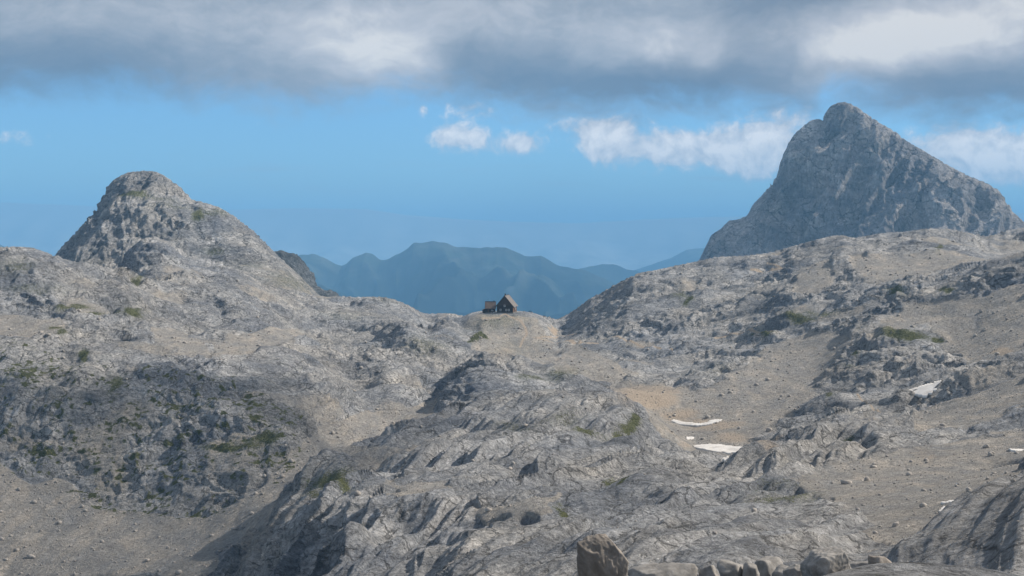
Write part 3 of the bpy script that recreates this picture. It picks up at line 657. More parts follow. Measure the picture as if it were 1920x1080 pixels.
# lookup of the built ground at (u, distance)
def ground(u, d):
    X2, Y2, Z2, us = BAS[0], BAS[1], BAS[2], BAS[3]
    i = int(np.clip(np.searchsorted(us, u), 0, len(us) - 1))
    return float(np.interp(d, Y2[i], Z2[i])) if np.all(np.diff(Y2[i]) > 0) else float(Z2[i][int(np.argmin(np.abs(Y2[i] - d)))])
def visible_hit(u, v):
    """first point of the ground seen in direction (u, v)"""
    X2, Y2, Z2, us = BAS[0], BAS[1], BAS[2], BAS[3]
    i = int(np.clip(np.searchsorted(us, u), 1, len(us) - 1))
    t = (u - us[i-1]) / (us[i] - us[i-1])
    Yc = Y2[i-1] * (1 - t) + Y2[i] * t; Zc = Z2[i-1] * (1 - t) + Z2[i] * t
    V = HZ - F * Zc / Yc
    m = np.where((V <= v) & (Yc > 60))[0]
    j = m[0] if len(m) else len(V) - 1
    return Vector(((u - 960) / F * Yc[j], float(Yc[j]), float(Zc[j])))

# ------------------------------------------------------------------ the left peak
def build_left_peak():
    P = [(-60, 640, 1120), (40, 560, 1130), (102, 478, 1140), (125, 452, 1150), (150, 425, 1160), (172, 400, 1170), (190, 372, 1180), (200, 350, 1190), (215, 334, 1195), (235, 324, 1200), (268, 320, 1200), (292, 323, 1195), (312, 333, 1190), (335, 350, 1185), (358, 373, 1175),
         (385, 380, 1160), (410, 388, 1150), (440, 406, 1140), (465, 425, 1130), (485, 442, 1120), (505, 462, 1110), (530, 487, 1090), (560, 513, 1060), (590, 545, 1020), (615, 565, 1000), (680, 640, 980),
         (212, 366, 1165), (240, 361, 1160), (280, 361, 1158), (320, 366, 1150), (350, 376, 1145), (225, 362, 1178), (270, 355, 1180), (310, 358, 1172),
         (180, 410, 1120), (230, 400, 1115), (300, 400, 1105), (360, 415, 1100), (410, 425, 1095), (450, 440, 1080), (490, 480, 1050),
         (160, 450, 1085), (230, 450, 1070), (310, 450, 1065), (380, 465, 1060), (430, 480, 1040), (480, 505, 1010), (540, 530, 990),
         (120, 500, 1040), (200, 510, 1020), (290, 520, 1000), (370, 510, 1000), (430, 520, 970), (500, 545, 930), (560, 560, 930), (620, 590, 930),
         (100, 620, 930), (250, 620, 900), (400, 620, 870), (550, 640, 860), (650, 660, 860)]
    for u in range(-60, 700, 95): P.append((u, 700, 1320)); P.append((u, 900, 1500))
    f = Field(P, -60, 680, 860, 1500, 120, 120)
    us = np.arange(-60, 681, 1.7)
    X, Y, Z = fan_grid(f, us, 860, 1500, 310, base_w=90)
    nx, ny, nz = grid_normals(X, Y, Z)
    u = 960 + F * X / Y; v = HZ - F * Z / Y
    soft = sstep(u, 380, 520) * 0.45
    h = rock_relief(X * 0.8, Y * 0.8, Z * 0.8, 1 - soft, 1.7 / F * Y, big=0.9, seed=70, nz=nz, bed=0.25) * 1.15
    # gullies down the dark face
    a = X + 0.35 * Z
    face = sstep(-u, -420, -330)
    h = h + face * 1.5 * ridge(noise3(a/14, Y/60, Z/24, 81)) + face * 1.1 * ridge(noise3(a/6, Y/30, Z/12, 82)) + face * 0.8 * ridge(noise3(a/2.8, Y/14, Z/5, 83))
    crest = sstep(v, 322, 345); h = h * (0.45 + 0.55 * crest)
    g = np.zeros(u.shape)
    for (cu, cv, ru, rv, st) in [(250, 366, 36, 5, 0.9), (372, 402, 14, 16, 1.0), (400, 395, 40, 8, 0.5), (300, 372, 50, 5, 0.5), (540, 525, 60, 22, 0.45), (470, 500, 40, 16, 0.35), (400, 470, 30, 10, 0.5), (330, 385, 60, 8, 0.4), (580, 550, 20, 6, 0.6)]:
        g = np.maximum(g, st * np.exp(-(((u - cu) / ru) ** 2 + ((v - cv) / rv) ** 2)))
    sc = 0.55 * sstep(noise3(X/30, Y/30, Z/30, 90), -0.1, 0.3) * sstep(u, 380, 470) + np.where((u > 400) & (v > 520), 0.3, 0)
    li = 0.25 + 0.4 * face * sstep(v, 380, 420)  # thin lichen plus the face's shadow painted into the colour
    X3, Y3, Z3 = X + nx*h, Y + ny*h, Z + nz*h
    Z3 = fit_skyline(X3, Y3, Z3, [(70, 520), (102, 478), (125, 452), (150, 426), (172, 400), (186, 380), (193, 362), (204, 345), (220, 332), (240, 323), (268, 320), (290, 321), (305, 327), (320, 337), (340, 352), (360, 374), (385, 380), (410, 388), (440, 405), (465, 424), (485, 441), (505, 462), (530, 487), (560, 514), (590, 545), (615, 566)], 80, 610, 60, 18)
    return grid_mesh('mountain', X3, Y3, Z3, M['peak'], {'scree': sc, 'grass': g, 'tan': g * 0, 'lichen_shade': li})
LP = build_left_peak()

# dark crag just behind the left peak
def build_crag():
    P = [(440, 520, 1380), (480, 490, 1390), (515, 474, 1400), (540, 478, 1405), (556, 484, 1405), (572, 494, 1400), (584, 508, 1395), (592, 524, 1390), (600, 540, 1385), (618, 546, 1380), (634, 552, 1375), (665, 566, 1370), (720, 600, 1350),
         (480, 600, 1300), (560, 600, 1300), (620, 610, 1300), (700, 640, 1300), (480, 700, 1500), (560, 700, 1500), (700, 760, 1500)]
    f = Field(P, 440, 720, 1280, 1500, 60, 60)
    us = np.arange(440, 720, 1.8)
    X, Y, Z = fan_grid(f, us, 1285, 1500, 160, base_w=200)
    nx, ny, nz = grid_normals(X, Y, Z)
    h = rock_relief(X, Y, Z, np.ones(X.shape), 1.8 / F * Y, big=1.2, seed=120) + 2.2 * ridge(noise3(X/9, Y/30, Z/30, 121))
    return grid_mesh('crag', X + nx*h, Y + ny*h, Z + nz*h, M['crag'])
build_crag()

# ------------------------------------------------------------------ the big grey peak on the right
def build_right_peak():
    cr = [(1180, 640, 4350), (1260, 545, 4320), (1300, 500, 4300), (1311, 485, 4290), (1322, 462, 4280), (1334, 440, 4270), (1352, 428, 4260), (1365, 414, 4250), (1385, 411, 4240), (1400, 404, 4230), (1412, 382, 4220), (1424, 370, 4215), (1440, 352, 4205), (1454, 335, 4200), (1460, 312, 4195), (1468, 290, 4190),
          (1478, 268, 4185), (1490, 250, 4180), (1506, 236, 4172), (1520, 226, 4165), (1532, 223, 4160), (1542, 224, 4155), (1546, 212, 4150), (1556, 200, 4145), (1568, 193, 4140), (1582, 191, 4135), (1598, 195, 4125), (1612, 204, 4115), (1630, 217, 4095), (1655, 233, 4075), (1678, 246, 4050), (1700, 264, 4020), (1740, 287, 3980),
          (1780, 311, 3930), (1820, 331, 3860), (1850, 343, 3800), (1872, 356, 3740), (1885, 372, 3700), (1898, 395, 3670), (1912, 408, 3650), (1925, 420, 3640), (1960, 440, 3600), (2050, 500, 3520)]
    P = list(cr) + [(u, v + 60, d + 150) for u, v, d in cr[::2]] + [(u, v + 230, d + 420) for u, v, d in cr[::4]]
    def face(u, v, d): P.append((u, v, d))
    for u, v, d in [(1311, 560, 3980), (1400, 540, 3880), (1500, 530, 3760), (1600, 530, 3640), (1700, 530, 3520), (1800, 530, 3400), (1900, 530, 3280), (2000, 600, 3200),
                    (1380, 450, 4110), (1450, 420, 4060), (1480, 350, 4100), (1520, 300, 4090), (1560, 250, 4110), (1600, 250, 4080), (1560, 330, 4010), (1620, 330, 3970), (1680, 330, 3930), (1740, 350, 3880), (1520, 400, 3960), (1600, 400, 3890), (1680, 400, 3820), (1760, 400, 3750), (1830, 400, 3680), (1880, 430, 3580),
                    (1450, 470, 3930), (1560, 465, 3830), (1660, 465, 3710), (1760, 465, 3600), (1850, 470, 3490)]: face(u, v, d)
    for u in range(1180, 2080, 110): P += [(u, 700, 4700), (u, 760, 3000)]
    S = 0.66
    P = [(u, v, d * S) for u, v, d in P]
    f = Field(P, 1180, 2060, 3000 * S, 4800 * S, 170, 150, smooth=1e-5)
    us = np.arange(1185, 2056, 1.7)
    X, Y, Z = fan_grid(f, us, 3010 * S, 4790 * S, 330, base_w=120)
    nx, ny, nz = grid_normals(X, Y, Z)
    v = HZ - F * Z / Y
    X, Y, Z = X / S, Y / S, Z / S
    a = X - 0.55 * Z + 18 * noise3(X/90, Y/90, Z/90, 200)
    h = 46 * ridge(noise3(a/120, Y/700, Z/420, 201)) + 30 * ridge(noise3(a/55, Y/400, Z/200, 202)) + 17 * ridge(noise3(a/26, Y/160, Z/90, 203))
    h = h + 6 * billow(noise3(X/45, Y/45, Z/45, 206))
    h = h + 4.5 * billow(noise3(X/19, Y/30, Z/30, 204)) + 3 * billow(noise3(X/9, Y/14, Z/14, 205)) + 1.4 * noise3(X/4.5, Y/7, Z/6, 207)
    b = (Z + 0.35 * X + 14 * noise3(X/80, Y/80, Z/80, 208)) / 17.0; fr = b - np.floor(b)
    h = h + 1.2 * (np.where(fr < .8, fr/.8, (1-fr)/.2) - .5)
    cu = np.array([c[0] for c in cr]); cv = np.array([c[1] for c in cr])
    u = 960 + F * X / Y
    below = v - np.interp(u, cu, cv)
    h = h * (0.30 + 0.70 * sstep(below, 2, 50))
    X, Y, Z, h = X * S, Y * S, Z * S, h * S
    X3, Y3, Z3 = X + nx*h, Y + ny*h, Z + nz*h
    Z3 = fit_skyline(X3, Y3, Z3, [(c[0], c[1]) for c in cr], 1300, 1990, 80, 12)
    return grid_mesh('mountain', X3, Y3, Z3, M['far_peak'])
RP = build_right_peak()

# ------------------------------------------------------------------ far ranges and the low country
def range_mesh(name, crest, d, front, zbase, mat, lam, amp, u0, u1, nu=500, nr=110, jag=0.0, seed=300):
    cu = np.array([c[0] for c in crest], float); cv = np.array([c[1] for c in crest], float)
    us = np.linspace(u0, u1, nu); q = np.linspace(-0.5, 1, nr)
    U, Q = np.meshgrid(us, q, indexing='ij')
    V = np.interp(U, cu, cv)
    Xc = (U - 960) / F * d; Zc = (HZ - V) / F * d
    Y = d - Q * front
    X = (U - 960) / F * d
    t = np.abs(Q)
    sl = np.where(Q > 0, t ** 0.85, (t * 1.3))
    env = np.clip(t * 3.2, 0, 1) * np.clip((1.05 - t) * 3, 0, 1)
    wz = noise3(X/lam * 0.5, Y/lam * 0.5, 0 * X, seed + 5) * lam * 0.35
    n = ridge(noise3((X + wz)/lam, Y/(lam*2.2), 0*X, seed)) + 0.5 * ridge(noise3(X/lam*2.1 + 3, Y/lam, 0*X, seed + 1)) + 0.22 * noise3(X/lam*5, Y/lam*4, 0*X, seed + 2)
    Z = Zc + (zbase - Zc) * np.clip(sl, 0, 1) + n * amp * env
    Z = Z + env * amp * 0.35 * ridge(noise3(X/lam*4.3, Y/lam*2.2, 0*X, seed + 7)) + jag * 0.5 * noise3(X/(lam*0.09), Y/(lam*0.2), 0*X, seed + 8)
    Z = Z + jag * noise3(X/(lam*0.22), Y/(lam*0.4), 0*X, seed + 3) * (1 - 0.5 * env)
    return grid_mesh(name, X, Y, Z, mat)
range_mesh('distant_mountain_range',
    [(380, 520), (470, 497), (540, 482), (565, 477), (585, 476), (605, 483), (625, 494), (641, 501), (650, 498), (662, 484), (675, 476), (686, 473), (698, 477), (712, 485), (730, 483), (748, 476), (765, 466), (776, 456), (795, 453), (812, 451), (832, 453), (850, 458),
     (868, 460), (885, 465), (902, 466), (915, 461), (930, 459), (948, 463), (965, 470), (983, 480), (1000, 482), (1014, 481), (1030, 490), (1050, 499), (1075, 507), (1100, 512), (1200, 540), (1400, 600)],
    9500, 3600, -1150, M['far_range'], 900, 300, 380, 1400, 620, 190, 24, 300)
range_mesh('distant_foothills', [(380, 545), (560, 520), (600, 530), (640, 548), (700, 560), (800, 590), (900, 580), (1000, 596), (1100, 575), (1200, 565), (1350, 580)], 7200, 1800, -1000, M['far_range'], 500, 110, 380, 1350, 400, 90, 10, 350)
range_mesh('distant_mountain_range', [(1000, 540), (1080, 505), (1105, 498), (1130, 493), (1150, 494), (1172, 502), (1200, 508), (1240, 520), (1350, 560)], 11500, 2800, -1150, M['far_range'], 900, 130, 1000, 1350, 260, 80, 12, 320)
range_mesh('distant_mountain_range', [(1100, 530), (1180, 508), (1212, 498), (1240, 489), (1256, 483), (1270, 476), (1288, 466), (1305, 463), (1330, 466), (1380, 474), (1500, 490), (1700, 510), (2300, 500)], 15000, 4000, -1150, M['far_range'], 1300, 200, 1100, 2300, 300, 80, 12, 330)
range_mesh('distant_mountain_range', [(-500, 420), (-200, 430), (-60, 440), (-10, 452), (4, 459), (20, 468), (80, 500), (300, 540)], 9000, 3000, -1150, M['far_range'], 900, 200, -500, 300, 240, 80, 12, 340)
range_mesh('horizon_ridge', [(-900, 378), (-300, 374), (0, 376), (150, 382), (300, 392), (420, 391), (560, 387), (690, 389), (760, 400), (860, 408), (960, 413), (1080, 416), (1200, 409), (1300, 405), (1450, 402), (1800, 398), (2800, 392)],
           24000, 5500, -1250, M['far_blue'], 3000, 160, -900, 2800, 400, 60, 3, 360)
# lowland sheet under everything, out to the horizon
def lowland():
    n = 80
    a = np.linspace(-60000, 60000, n); b = np.concatenate([np.linspace(-3000, 20000, 50), np.linspace(21000, 60000, 40)])
    X, Y = np.meshgrid(a, b, indexing='ij')
    Z = -1330 + 60 * noise3(X/4000, Y/4000, 0*X, 400) + 30 * noise3(X/1300, Y/1300, 0*X, 401)
    return grid_mesh('ground', X, Y, Z, M['lowland'])
lowland()

# ------------------------------------------------------------------ things
def thing(name, label, cat, loc=(0, 0, 0), rz=0.0, group=None):
    o = bpy.data.objects.new(name, None); COL.objects.link(o); o.location = loc; o.rotation_euler = (0, 0, rz)
    o['label'] = label; o['category'] = cat
    if group: o['group'] = group
    return o
def tag(o, label, cat, group=None):
    o['label'] = label; o['category'] = cat
    if group: o['group'] = group
    return o
class MB:
    def __init__(s): s.v = []; s.f = []
    def box(s, x0, x1, y0, y1, z0, z1):
        b = len(s.v); s.v += [(x, y, z) for z in (z0, z1) for y in (y0, y1) for x in (x0, x1)]
        s.f += [[b+i for i in q] for q in ((0, 2, 3, 1), (4, 5, 7, 6), (0, 1, 5, 4), (2, 6, 7, 3), (0, 4, 6, 2), (1, 3, 7, 5))]; return s
    def hexa(s, p):
        b = len(s.v); s.v += [tuple(q) for q in p]
        s.f += [[b+i for i in q] for q in ((3, 2, 1, 0), (4, 5, 6, 7), (0, 1, 5, 4), (1, 2, 6, 5), (2, 3, 7, 6), (3, 0, 4, 7))]; return s
    def prism(s, prof, y0, y1):
        b = len(s.v); n = len(prof)
        s.v += [(x, y0, z) for x, z in prof] + [(x, y1, z) for x, z in prof]
        s.f += [[b + i for i in range(n)], [b + n + i for i in reversed(range(n))]]
        s.f += [[b + (i+1) % n, b + i, b + n + i, b + n + (i+1) % n] for i in range(n)]; return s
    def build(s, name, mat, parent=None, smooth=False): return raw_mesh(name, s.v, s.f, mat, smooth, parent)

def window(parent, x, z, w, h, y, glassy=True, axis='y'):
    fr = MB(); t = 0.13
    if axis == 'y':
        fr.box(x-w/2-t, x+w/2+t, y-0.10, y+0.02, z+h/2, z+h/2+t).box(x-w/2-t, x+w/2+t, y-0.12, y+0.02, z-h/2-t, z-h/2)
        fr.box(x-w/2-t, x-w/2, y-0.10, y+0.02, z-h/2, z+h/2).box(x+w/2, x+w/2+t, y-0.10, y+0.02, z-h/2, z+h/2).box(x-0.03, x+0.03, y-0.085, y+0.02, z-h/2, z+h/2)
        gl = MB().box(x-w/2, x+w/2, y-0.05, y-0.02, z-h/2, z+h/2)
    else:
        fr.box(y-0.02, y+0.10, x-w/2-t, x+w/2+t, z+h/2, z+h/2+t).box(y-0.02, y+0.12, x-w/2-t, x+w/2+t, z-h/2-t, z-h/2)
        fr.box(y-0.02, y+0.10, x-w/2-t, x-w/2, z-h/2, z+h/2).box(y-0.02, y+0.10, x+w/2, x+w/2+t, z-h/2, z+h/2).box(y-0.02, y+0.085, x-0.03, x+0.03, z-h/2, z+h/2)
        gl = MB().box(y+0.02, y+0.05, x-w/2, x+w/2, z-h/2, z+h/2)
    f = fr.build('window', M['white'], parent); gl.build('pane', M['glass'], f); return f

def build_hut():
    d = 858.0; s = d / F                                   # metres per photo pixel here
    base_z = (HZ - 587.0) / F * d
    x0 = (931.5 - 960) * s; W = 30.0 * s; H = 14.8 * s; A = 33.0 * s; Ln = 9.2
    yaw = math.radians(-15)
    t = thing('mountain_hut', 'dark timber mountain hut with steep grey roof on the saddle crest', 'hut', (x0, d, base_z), yaw)
    W = W / math.cos(yaw)
    # front gable at local y=0, house goes back to y=Ln
    MB().box(-0.15, W+0.15, -0.15, Ln+0.15, -3.0, 0.75).build('plinth', M['plinth'], t)
    MB().prism([(0, 0.75), (W, 0.75), (W, H), (W/2, A-0.25), (0, H)], 0, Ln).build('wall', M['wall'], t)
    # lighter board band on the gable
    g = MB()
    n = 16
    for i in range(n):
        xa = W * (i + 0.06) / n; xb = W * (i + 0.94) / n
        def top(x): return H + (A - 0.35 - H) * (1 - abs(x - W/2) / (W/2)) - 0.15
        g.hexa([(xa, -0.07, H*0.97), (xb, -0.07, H*0.97), (xb, 0.0, H*0.97), (xa, 0.0, H*0.97), (xa, -0.07, top(xa)), (xb, -0.07, top(xb)), (xb, 0.0, top(xb)), (xa, 0.0, top(xa))])
    g.build('gable_boards', M['gable'], t)['label'] = 'vertical brown boards in the gable'
    # roof planes with overhang, each of overlapping courses
    ov, th = 0.75, 0.16
    for sgn in (-1, 1):
        ro = None
        ex = W/2 + sgn * (W/2 + ov); ez = H - ov * (A - H) / (W/2)
        nC = 9
        rm = MB()
        for i in range(nC):
            f0, f1 = i / nC, (i + 1) / nC + 0.012
            xa, za = W/2 + (ex - W/2) * f0, A + (ez - A) * f0; xb, zb = W/2 + (ex - W/2) * f1, A + (ez - A) * f1
            up = 0.05
            q = [(xa, -0.7, za), (xb, -0.7, zb), (xb, Ln+0.7, zb), (xa, Ln+0.7, za)]
            p = [(x_, y_, z_) for x_, y_, z_ in q] + [(xa, -0.7, za+th*0.7), (xb, -0.7, zb+th+up), (xb, Ln+0.7, zb+th+up), (xa, Ln+0.7, za+th*0.7)]
            if sgn < 0: p = [p[1], p[0], p[3], p[2], p[5], p[4], p[7], p[6]]
            rm.hexa(p)
        rm.build('roof', M['roof'], t)
    MB().box(W/2-0.14, W/2+0.14, -0.75, Ln+0.75, A+0.09, A+0.30).build('ridge_cap', M['dark'], t)
    c = MB().box(W/2-0.32, W/2+0.32, 0.9, 1.5, A-0.6, A+1.0).build('chimney', M['dark'], t)
    MB().box(W/2-0.42, W/2+0.42, 0.8, 1.6, A+1.0, A+1.12).build('chimney_cap', M['dark'], c)
    # barge boards
    for sgn in (-1, 1):
        ex = W/2 + sgn * (W/2 + ov); ez = H - ov * (A - H) / (W/2)
        p = [(W/2, -0.78, A-0.22), (ex, -0.78, ez-0.22), (ex, -0.71, ez-0.22), (W/2, -0.71, A-0.22), (W/2, -0.78, A+0.14), (ex, -0.78, ez+0.14), (ex, -0.71, ez+0.14), (W/2, -0.71, A+0.14)]
        MB().hexa(p).build('bargeboard', M['dark'], t)
    def X_(u): return (u - 931.5) * s / math.cos(yaw)
    def Z_(v): return (587 - v) * s
    window(t, X_(946.2), Z_(573.2), 0.75, 0.95, 0.0)
    for u in (938.6, 949.2, 954.2): window(t, X_(u), Z_(581.0), 0.85, 0.95, 0.0)
    # side wall: brown lower cladding, door and window facing right
    MB().box(W, W+0.06, 0.2, Ln-0.2, 0.75, H-0.6).build('side_cladding', M['wall_warm'], t)
    dr = MB().box(W+0.06, W+0.14, 3.0, 4.1, 0.75, 2.85).build('door', M['wall'], t)
    MB().box(W+0.14, W+0.2, 3.12, 3.2, 1.75, 1.9).build('handle', M['dark'], dr)
    window(t, 6.4, 2.6, 0.9, 0.9, W+0.06, axis='x')
    # round white dish under the right eave
    bm = bmesh.new(); bmesh.ops.create_cone(bm, cap_ends=True, segments=20, radius1=0.48, radius2=0.36, depth=0.14, matrix=Matrix.Translation((W+0.95, 0.9, H-0.95)) @ Matrix.Rotation(math.radians(80), 4, 'X'))
    me = bpy.data.meshes.new('satellite_dish'); bm.to_mesh(me); bm.free(); me.materials.append(M['white'])
    o = bpy.data.objects.new('satellite_dish', me); COL.objects.link(o); o.parent = t
    MB().box(W+0.06, W+0.95, 0.93, 1.0, H-1.0, H-0.92).build('bracket', M['dark'], o)
    return t
build_hut()

def build_annex():
    d = 860.0; s = d / F
    base_z = (HZ - 587.0) / F * d
    xl = (911.0 - 960) * s; W = 18.0 * s; H = 10.5 * s; A = 21.0 * s; Dp = 5.0
    t = thing('wooden_annex', 'small dark wooden shed with brown roof left of the big hut', 'shed', (xl, d, base_z), math.radians(4))
    MB().box(-0.1, W+0.1, -0.1, Dp+0.1, -3.0, 0.5).build('plinth', M['plinth'], t)
    w = MB(); b = 0
    w.hexa([(0, 0, 0.5), (W, 0, 0.5), (W, Dp, 0.5), (0, Dp, 0.5), (0, 0, H), (W, 0, H), (W, Dp, H), (0, Dp, H)])
    w.build('wall', M['wall'], t)
    for side in (0, 1):                                     # gable ends left and right
        x = 0.0 if side == 0 else W - 0.12
        g = MB(); g.v = [(x, 0, H), (x, Dp, H), (x, Dp/2, A-0.3), (x+0.12, 0, H), (x+0.12, Dp, H), (x+0.12, Dp/2, A-0.3)]
        g.f = [(0, 2, 1), (3, 4, 5), (0, 3, 5, 2), (1, 2, 5, 4), (0, 1, 4, 3)]; g.build('gable', M['wall'], t)
    for sgn in (-1, 1):
        r = MB(); n = 6; ov = 0.5
        ye = Dp/2 + sgn * (Dp/2 + ov); ze = H - ov * (A - H) / (Dp/2)
        for i in range(n):
            f0, f1 = i/n, (i+1)/n + 0.02
            ya, za = Dp/2 + (ye-Dp/2)*f0, A + (ze-A)*f0; yb, zb = Dp/2 + (ye-Dp/2)*f1, A + (ze-A)*f1
            p = [(-0.4, ya, za), (W+0.4, ya, za), (W+0.4, yb, zb), (-0.4, yb, zb), (-0.4, ya, za+0.1), (W+0.4, ya, za+0.1), (W+0.4, yb, zb+0.18), (-0.4, yb, zb+0.18)]
            r.hexa(p if sgn > 0 else [p[3], p[2], p[1], p[0], p[7], p[6], p[5], p[4]])
        r.build('roof', M['roof_brown'], t)
    MB().box(-0.45, W+0.45, Dp/2-0.15, Dp/2+0.15, A+0.06, A+0.24).build('ridge_cap', M['dark'], t)
    MB().box(W-1.0, W-0.55, Dp/2-0.3, Dp/2+0.2, A-0.3, A+0.75).build('chimney', M['dark'], t)
    dr = MB().box(1.0, 1.9, -0.07, 0, 0.5, 2.4).build('door', M['wall_warm'], t)
    MB().box(1.72, 1.80, -0.12, -0.07, 1.4, 1.5).build('handle', M['dark'], dr)
    window(t, 3.9, 1.55, 0.95, 0.55, 0.0)
    MB().box(W-1.5, W-0.3, -0.5, -0.1, -0.4, 0.55).build('white_tank', M['white'], t)
    # lean-to on the left end
    l = MB(); l.hexa([(-1.9, 0.6, -2.5), (-0.02, 0.6, -2.5), (-0.02, 4.2, -2.5), (-1.9, 4.2, -2.5), (-1.9, 0.6, 1.7), (-0.02, 0.6, 2.6), (-0.02, 4.2, 2.6), (-1.9, 4.2, 1.7)])
    l = l.build('lean_to', M['wall'], t)
    MB().hexa([(-2.15, 0.4, 1.66), (-0.02, 0.4, 2.64), (-0.02, 4.4, 2.64), (-2.15, 4.4, 1.66), (-2.15, 0.4, 1.78), (-0.02, 0.4, 2.76), (-0.02, 4.4, 2.76), (-2.15, 4.4, 1.78)]).build('lean_to_roof', M['roof_brown'], l)
build_annex()

def bench(u, d, label):
    i = int(np.searchsorted(BAS[3], u)); Yc, Zc = BAS[1][i], BAS[2][i]; m = np.where((Yc > 800) & (Yc < 900))[0]
    j = m[int(np.argmax(Zc[m] / Yc[m]))]; d = float(Yc[j]); z = float(Zc[j])
    t = thing('wooden_bench', label, 'bench', ((u - 960) / F * d, d, z - 0.02), math.radians(random.uniform(-20, 20)))
    MB().box(-0.9, 0.9, -0.22, 0.22, 0.45, 0.52).build('seat', M['wood'], t)
    for x in (-0.7, 0.7): MB().box(x-0.06, x+0.06, -0.18, 0.18, -0.3, 0.45).build('leg', M['wood'], t)
    MB().box(-0.9, 0.9, 0.20, 0.26, 0.62, 0.95).build('backrest', M['wood'], t)
    for x in (-0.6, 0.6): MB().box(x-0.04, x+0.04, 0.16, 0.20, 0.45, 0.95).build('back_post', M['wood'], t)
random.seed(5)

# boulders: convex faceted stones with chipped relief
def boulder_mesh(name, seed, r, mat, sub=4, facets=16, rough=0.05, block=0.68):
    rs = np.random.RandomState(seed)
    bm = bmesh.new(); bmesh.ops.create_icosphere(bm, subdivisions=sub, radius=1.0)
    co = np.array([v.co[:] for v in bm.verts])
    N = rs.normal(size=(facets, 3)); N /= np.linalg.norm(N, axis=1)[:, None]; dd = rs.uniform(0.66, 0.90, facets)
    B_ = np.array([(1, 0, 0), (-1, 0, 0), (0, 1, 0), (0, -1, 0), (0, 0, 1), (0, 0, -1)], float) + rs.uniform(-0.38, 0.38, (6, 3)); B_ /= np.linalg.norm(B_, axis=1)[:, None]
    N = np.concatenate([B_, N]); dd = np.concatenate([rs.uniform(block, block + 0.12, 6), dd])
    dot = co @ N.T
    rad = np.where(dot > 0.05, dd[None, :] / np.maximum(dot, 0.05), 9).min(1); rad = np.minimum(rad, 1.25)
    P = co * rad[:, None]
    n = noise3(P[:, 0]*2.2 + seed, P[:, 1]*2.2, P[:, 2]*2.2, seed) * rough * 1.6 + ridge(noise3(P[:, 0]*5 + seed, P[:, 1]*5, P[:, 2]*5, seed + 1)) * rough * 0.7 + noise3(P[:, 0]*13, P[:, 1]*13, P[:, 2]*13, seed + 2) * rough * 0.5
    P = P * (1 + n)[:, None] * np.array(r)[None, :]
    for v, p in zip(bm.verts, P): v.co = p
    me = bpy.data.meshes.new(name); bm.to_mesh(me); bm.free()
    if sub >= 4: me.polygons.foreach_set('use_smooth', np.ones(len(me.polygons), bool))
    me.materials.append(mat); return me
def put_boulder(u, vtop, d, wpx, hpx, label, mat, seed, sub=5, rz=0, group=None, block=0.68):
    s = d / F; rx = wpx * s / 2 * 1.22; rz_ = hpx * s / 2 * 1.22
    me = boulder_mesh('boulder', seed, (rx, rx * 0.85, rz_), mat, sub, 12, 0.045, block)
    o = bpy.data.objects.new('boulder', me); COL.objects.link(o)
    o.location = ((u - 960) * s, d, (HZ - vtop) * s - rz_ * 0.75); o.rotation_euler = (0, 0, rz)
    return tag(o, label, 'boulder', group)
put_boulder(1129, 1004, 24.0, 92, 130, 'large rounded brown boulder standing alone at the bottom edge of the picture', M['boulder'], 11, 6, 0.0, block=0.72)
put_boulder(1552, 1036, 40.0, 98, 92, 'big angular tan boulder in the rubble at the bottom edge', M['boulder_grey'], 23, 6, 0.4)
put_boulder(1653, 1044, 44.0, 60, 62, 'dark brown block beside the snow scrap at the lower right edge', M['boulder'], 8, 5, 0.9)
put_boulder(1612, 1056, 46.0, 60, 60, 'grey boulder wedged between the tan boulder and the dark block', M['boulder_grey'], 31, 5, 0.2)
put_boulder(1492, 1058, 42.0, 48, 60, 'grey boulder just left of the big tan boulder', M['boulder_grey'], 36, 5, 0.5)
put_boulder(1245, 1062, 46.0, 120, 60, 'low pale slab of rock right of the lone brown boulder', M['boulder_grey'], 44, 5, 0.1)
rs_ = random.Random(8)
for i, (u, v, w, h, lb) in enumerate([(1330, 1062, 40, 40, 'small grey block at the left end of the rubble row'), (1372, 1056, 54, 40, 'broad grey block second from the left in the rubble row'), (1408, 1058, 38, 50, 'grey block in the middle of the rubble row, lower than its neighbours'),
        (1438, 1049, 52, 50, 'tallest grey block of the rubble row left of the tan boulder'), (1466, 1064, 34, 40, 'small grey stone squeezed in right of the tallest rubble block'), (1390, 1070, 40, 40, 'low grey stone in front of the broad rubble block'), (1590, 1070, 44, 40, 'low grey stone leaning on the right foot of the tan boulder')]):
    put_boulder(u, v, rs_.uniform(44, 52), w, h, lb, M['boulder_grey'], 60 + i, 4, rs_.uniform(0, 6), 'broken rocks along the bottom edge')

# single rocks one can pick out on the slopes
stone_me = [boulder_mesh('rock', 500 + i, (1, 0.9, 0.8), M['stone'], 2, 9, 0.06) for i in range(5)]
LOOSE = [(148, 988, 7, 'pale stone lying out on the lower left scree field'), (790, 800, 7, 'pale rock at the upper end of the scree gully'), (640, 868, 8, 'pale rock at the foot of the scree gully by the dome'),
         (1480, 742, 8, 'pale rock on the dark scree right of the sandy bowl'), (1415, 770, 7, 'pale rock right of the long snow streak'), (1305, 752, 8, 'pale rock above the long snow streak'),
         (1560, 905, 9, 'small rock on the scree in front of the right dome ridge'), (1680, 985, 16, 'large low rock near the foot of the right scree slope'), (1850, 838, 14, 'dark pointed rock beside the snow streak at the right edge'), (1900, 905, 12, 'rock at the top of the near right slope'),
         (1340, 1000, 10, 'rock lying on the grey slabs right of the lone brown boulder'), (470, 620, 6, 'pale block on the shelf above the left cliff'), (1215, 655, 7, 'white block on the hillside right of the saddle'), (1640, 870, 10, 'rock on the brown scree below the high snow patch'),
         (330, 1030, 6, 'pale stone low on the left scree near the slabs')]
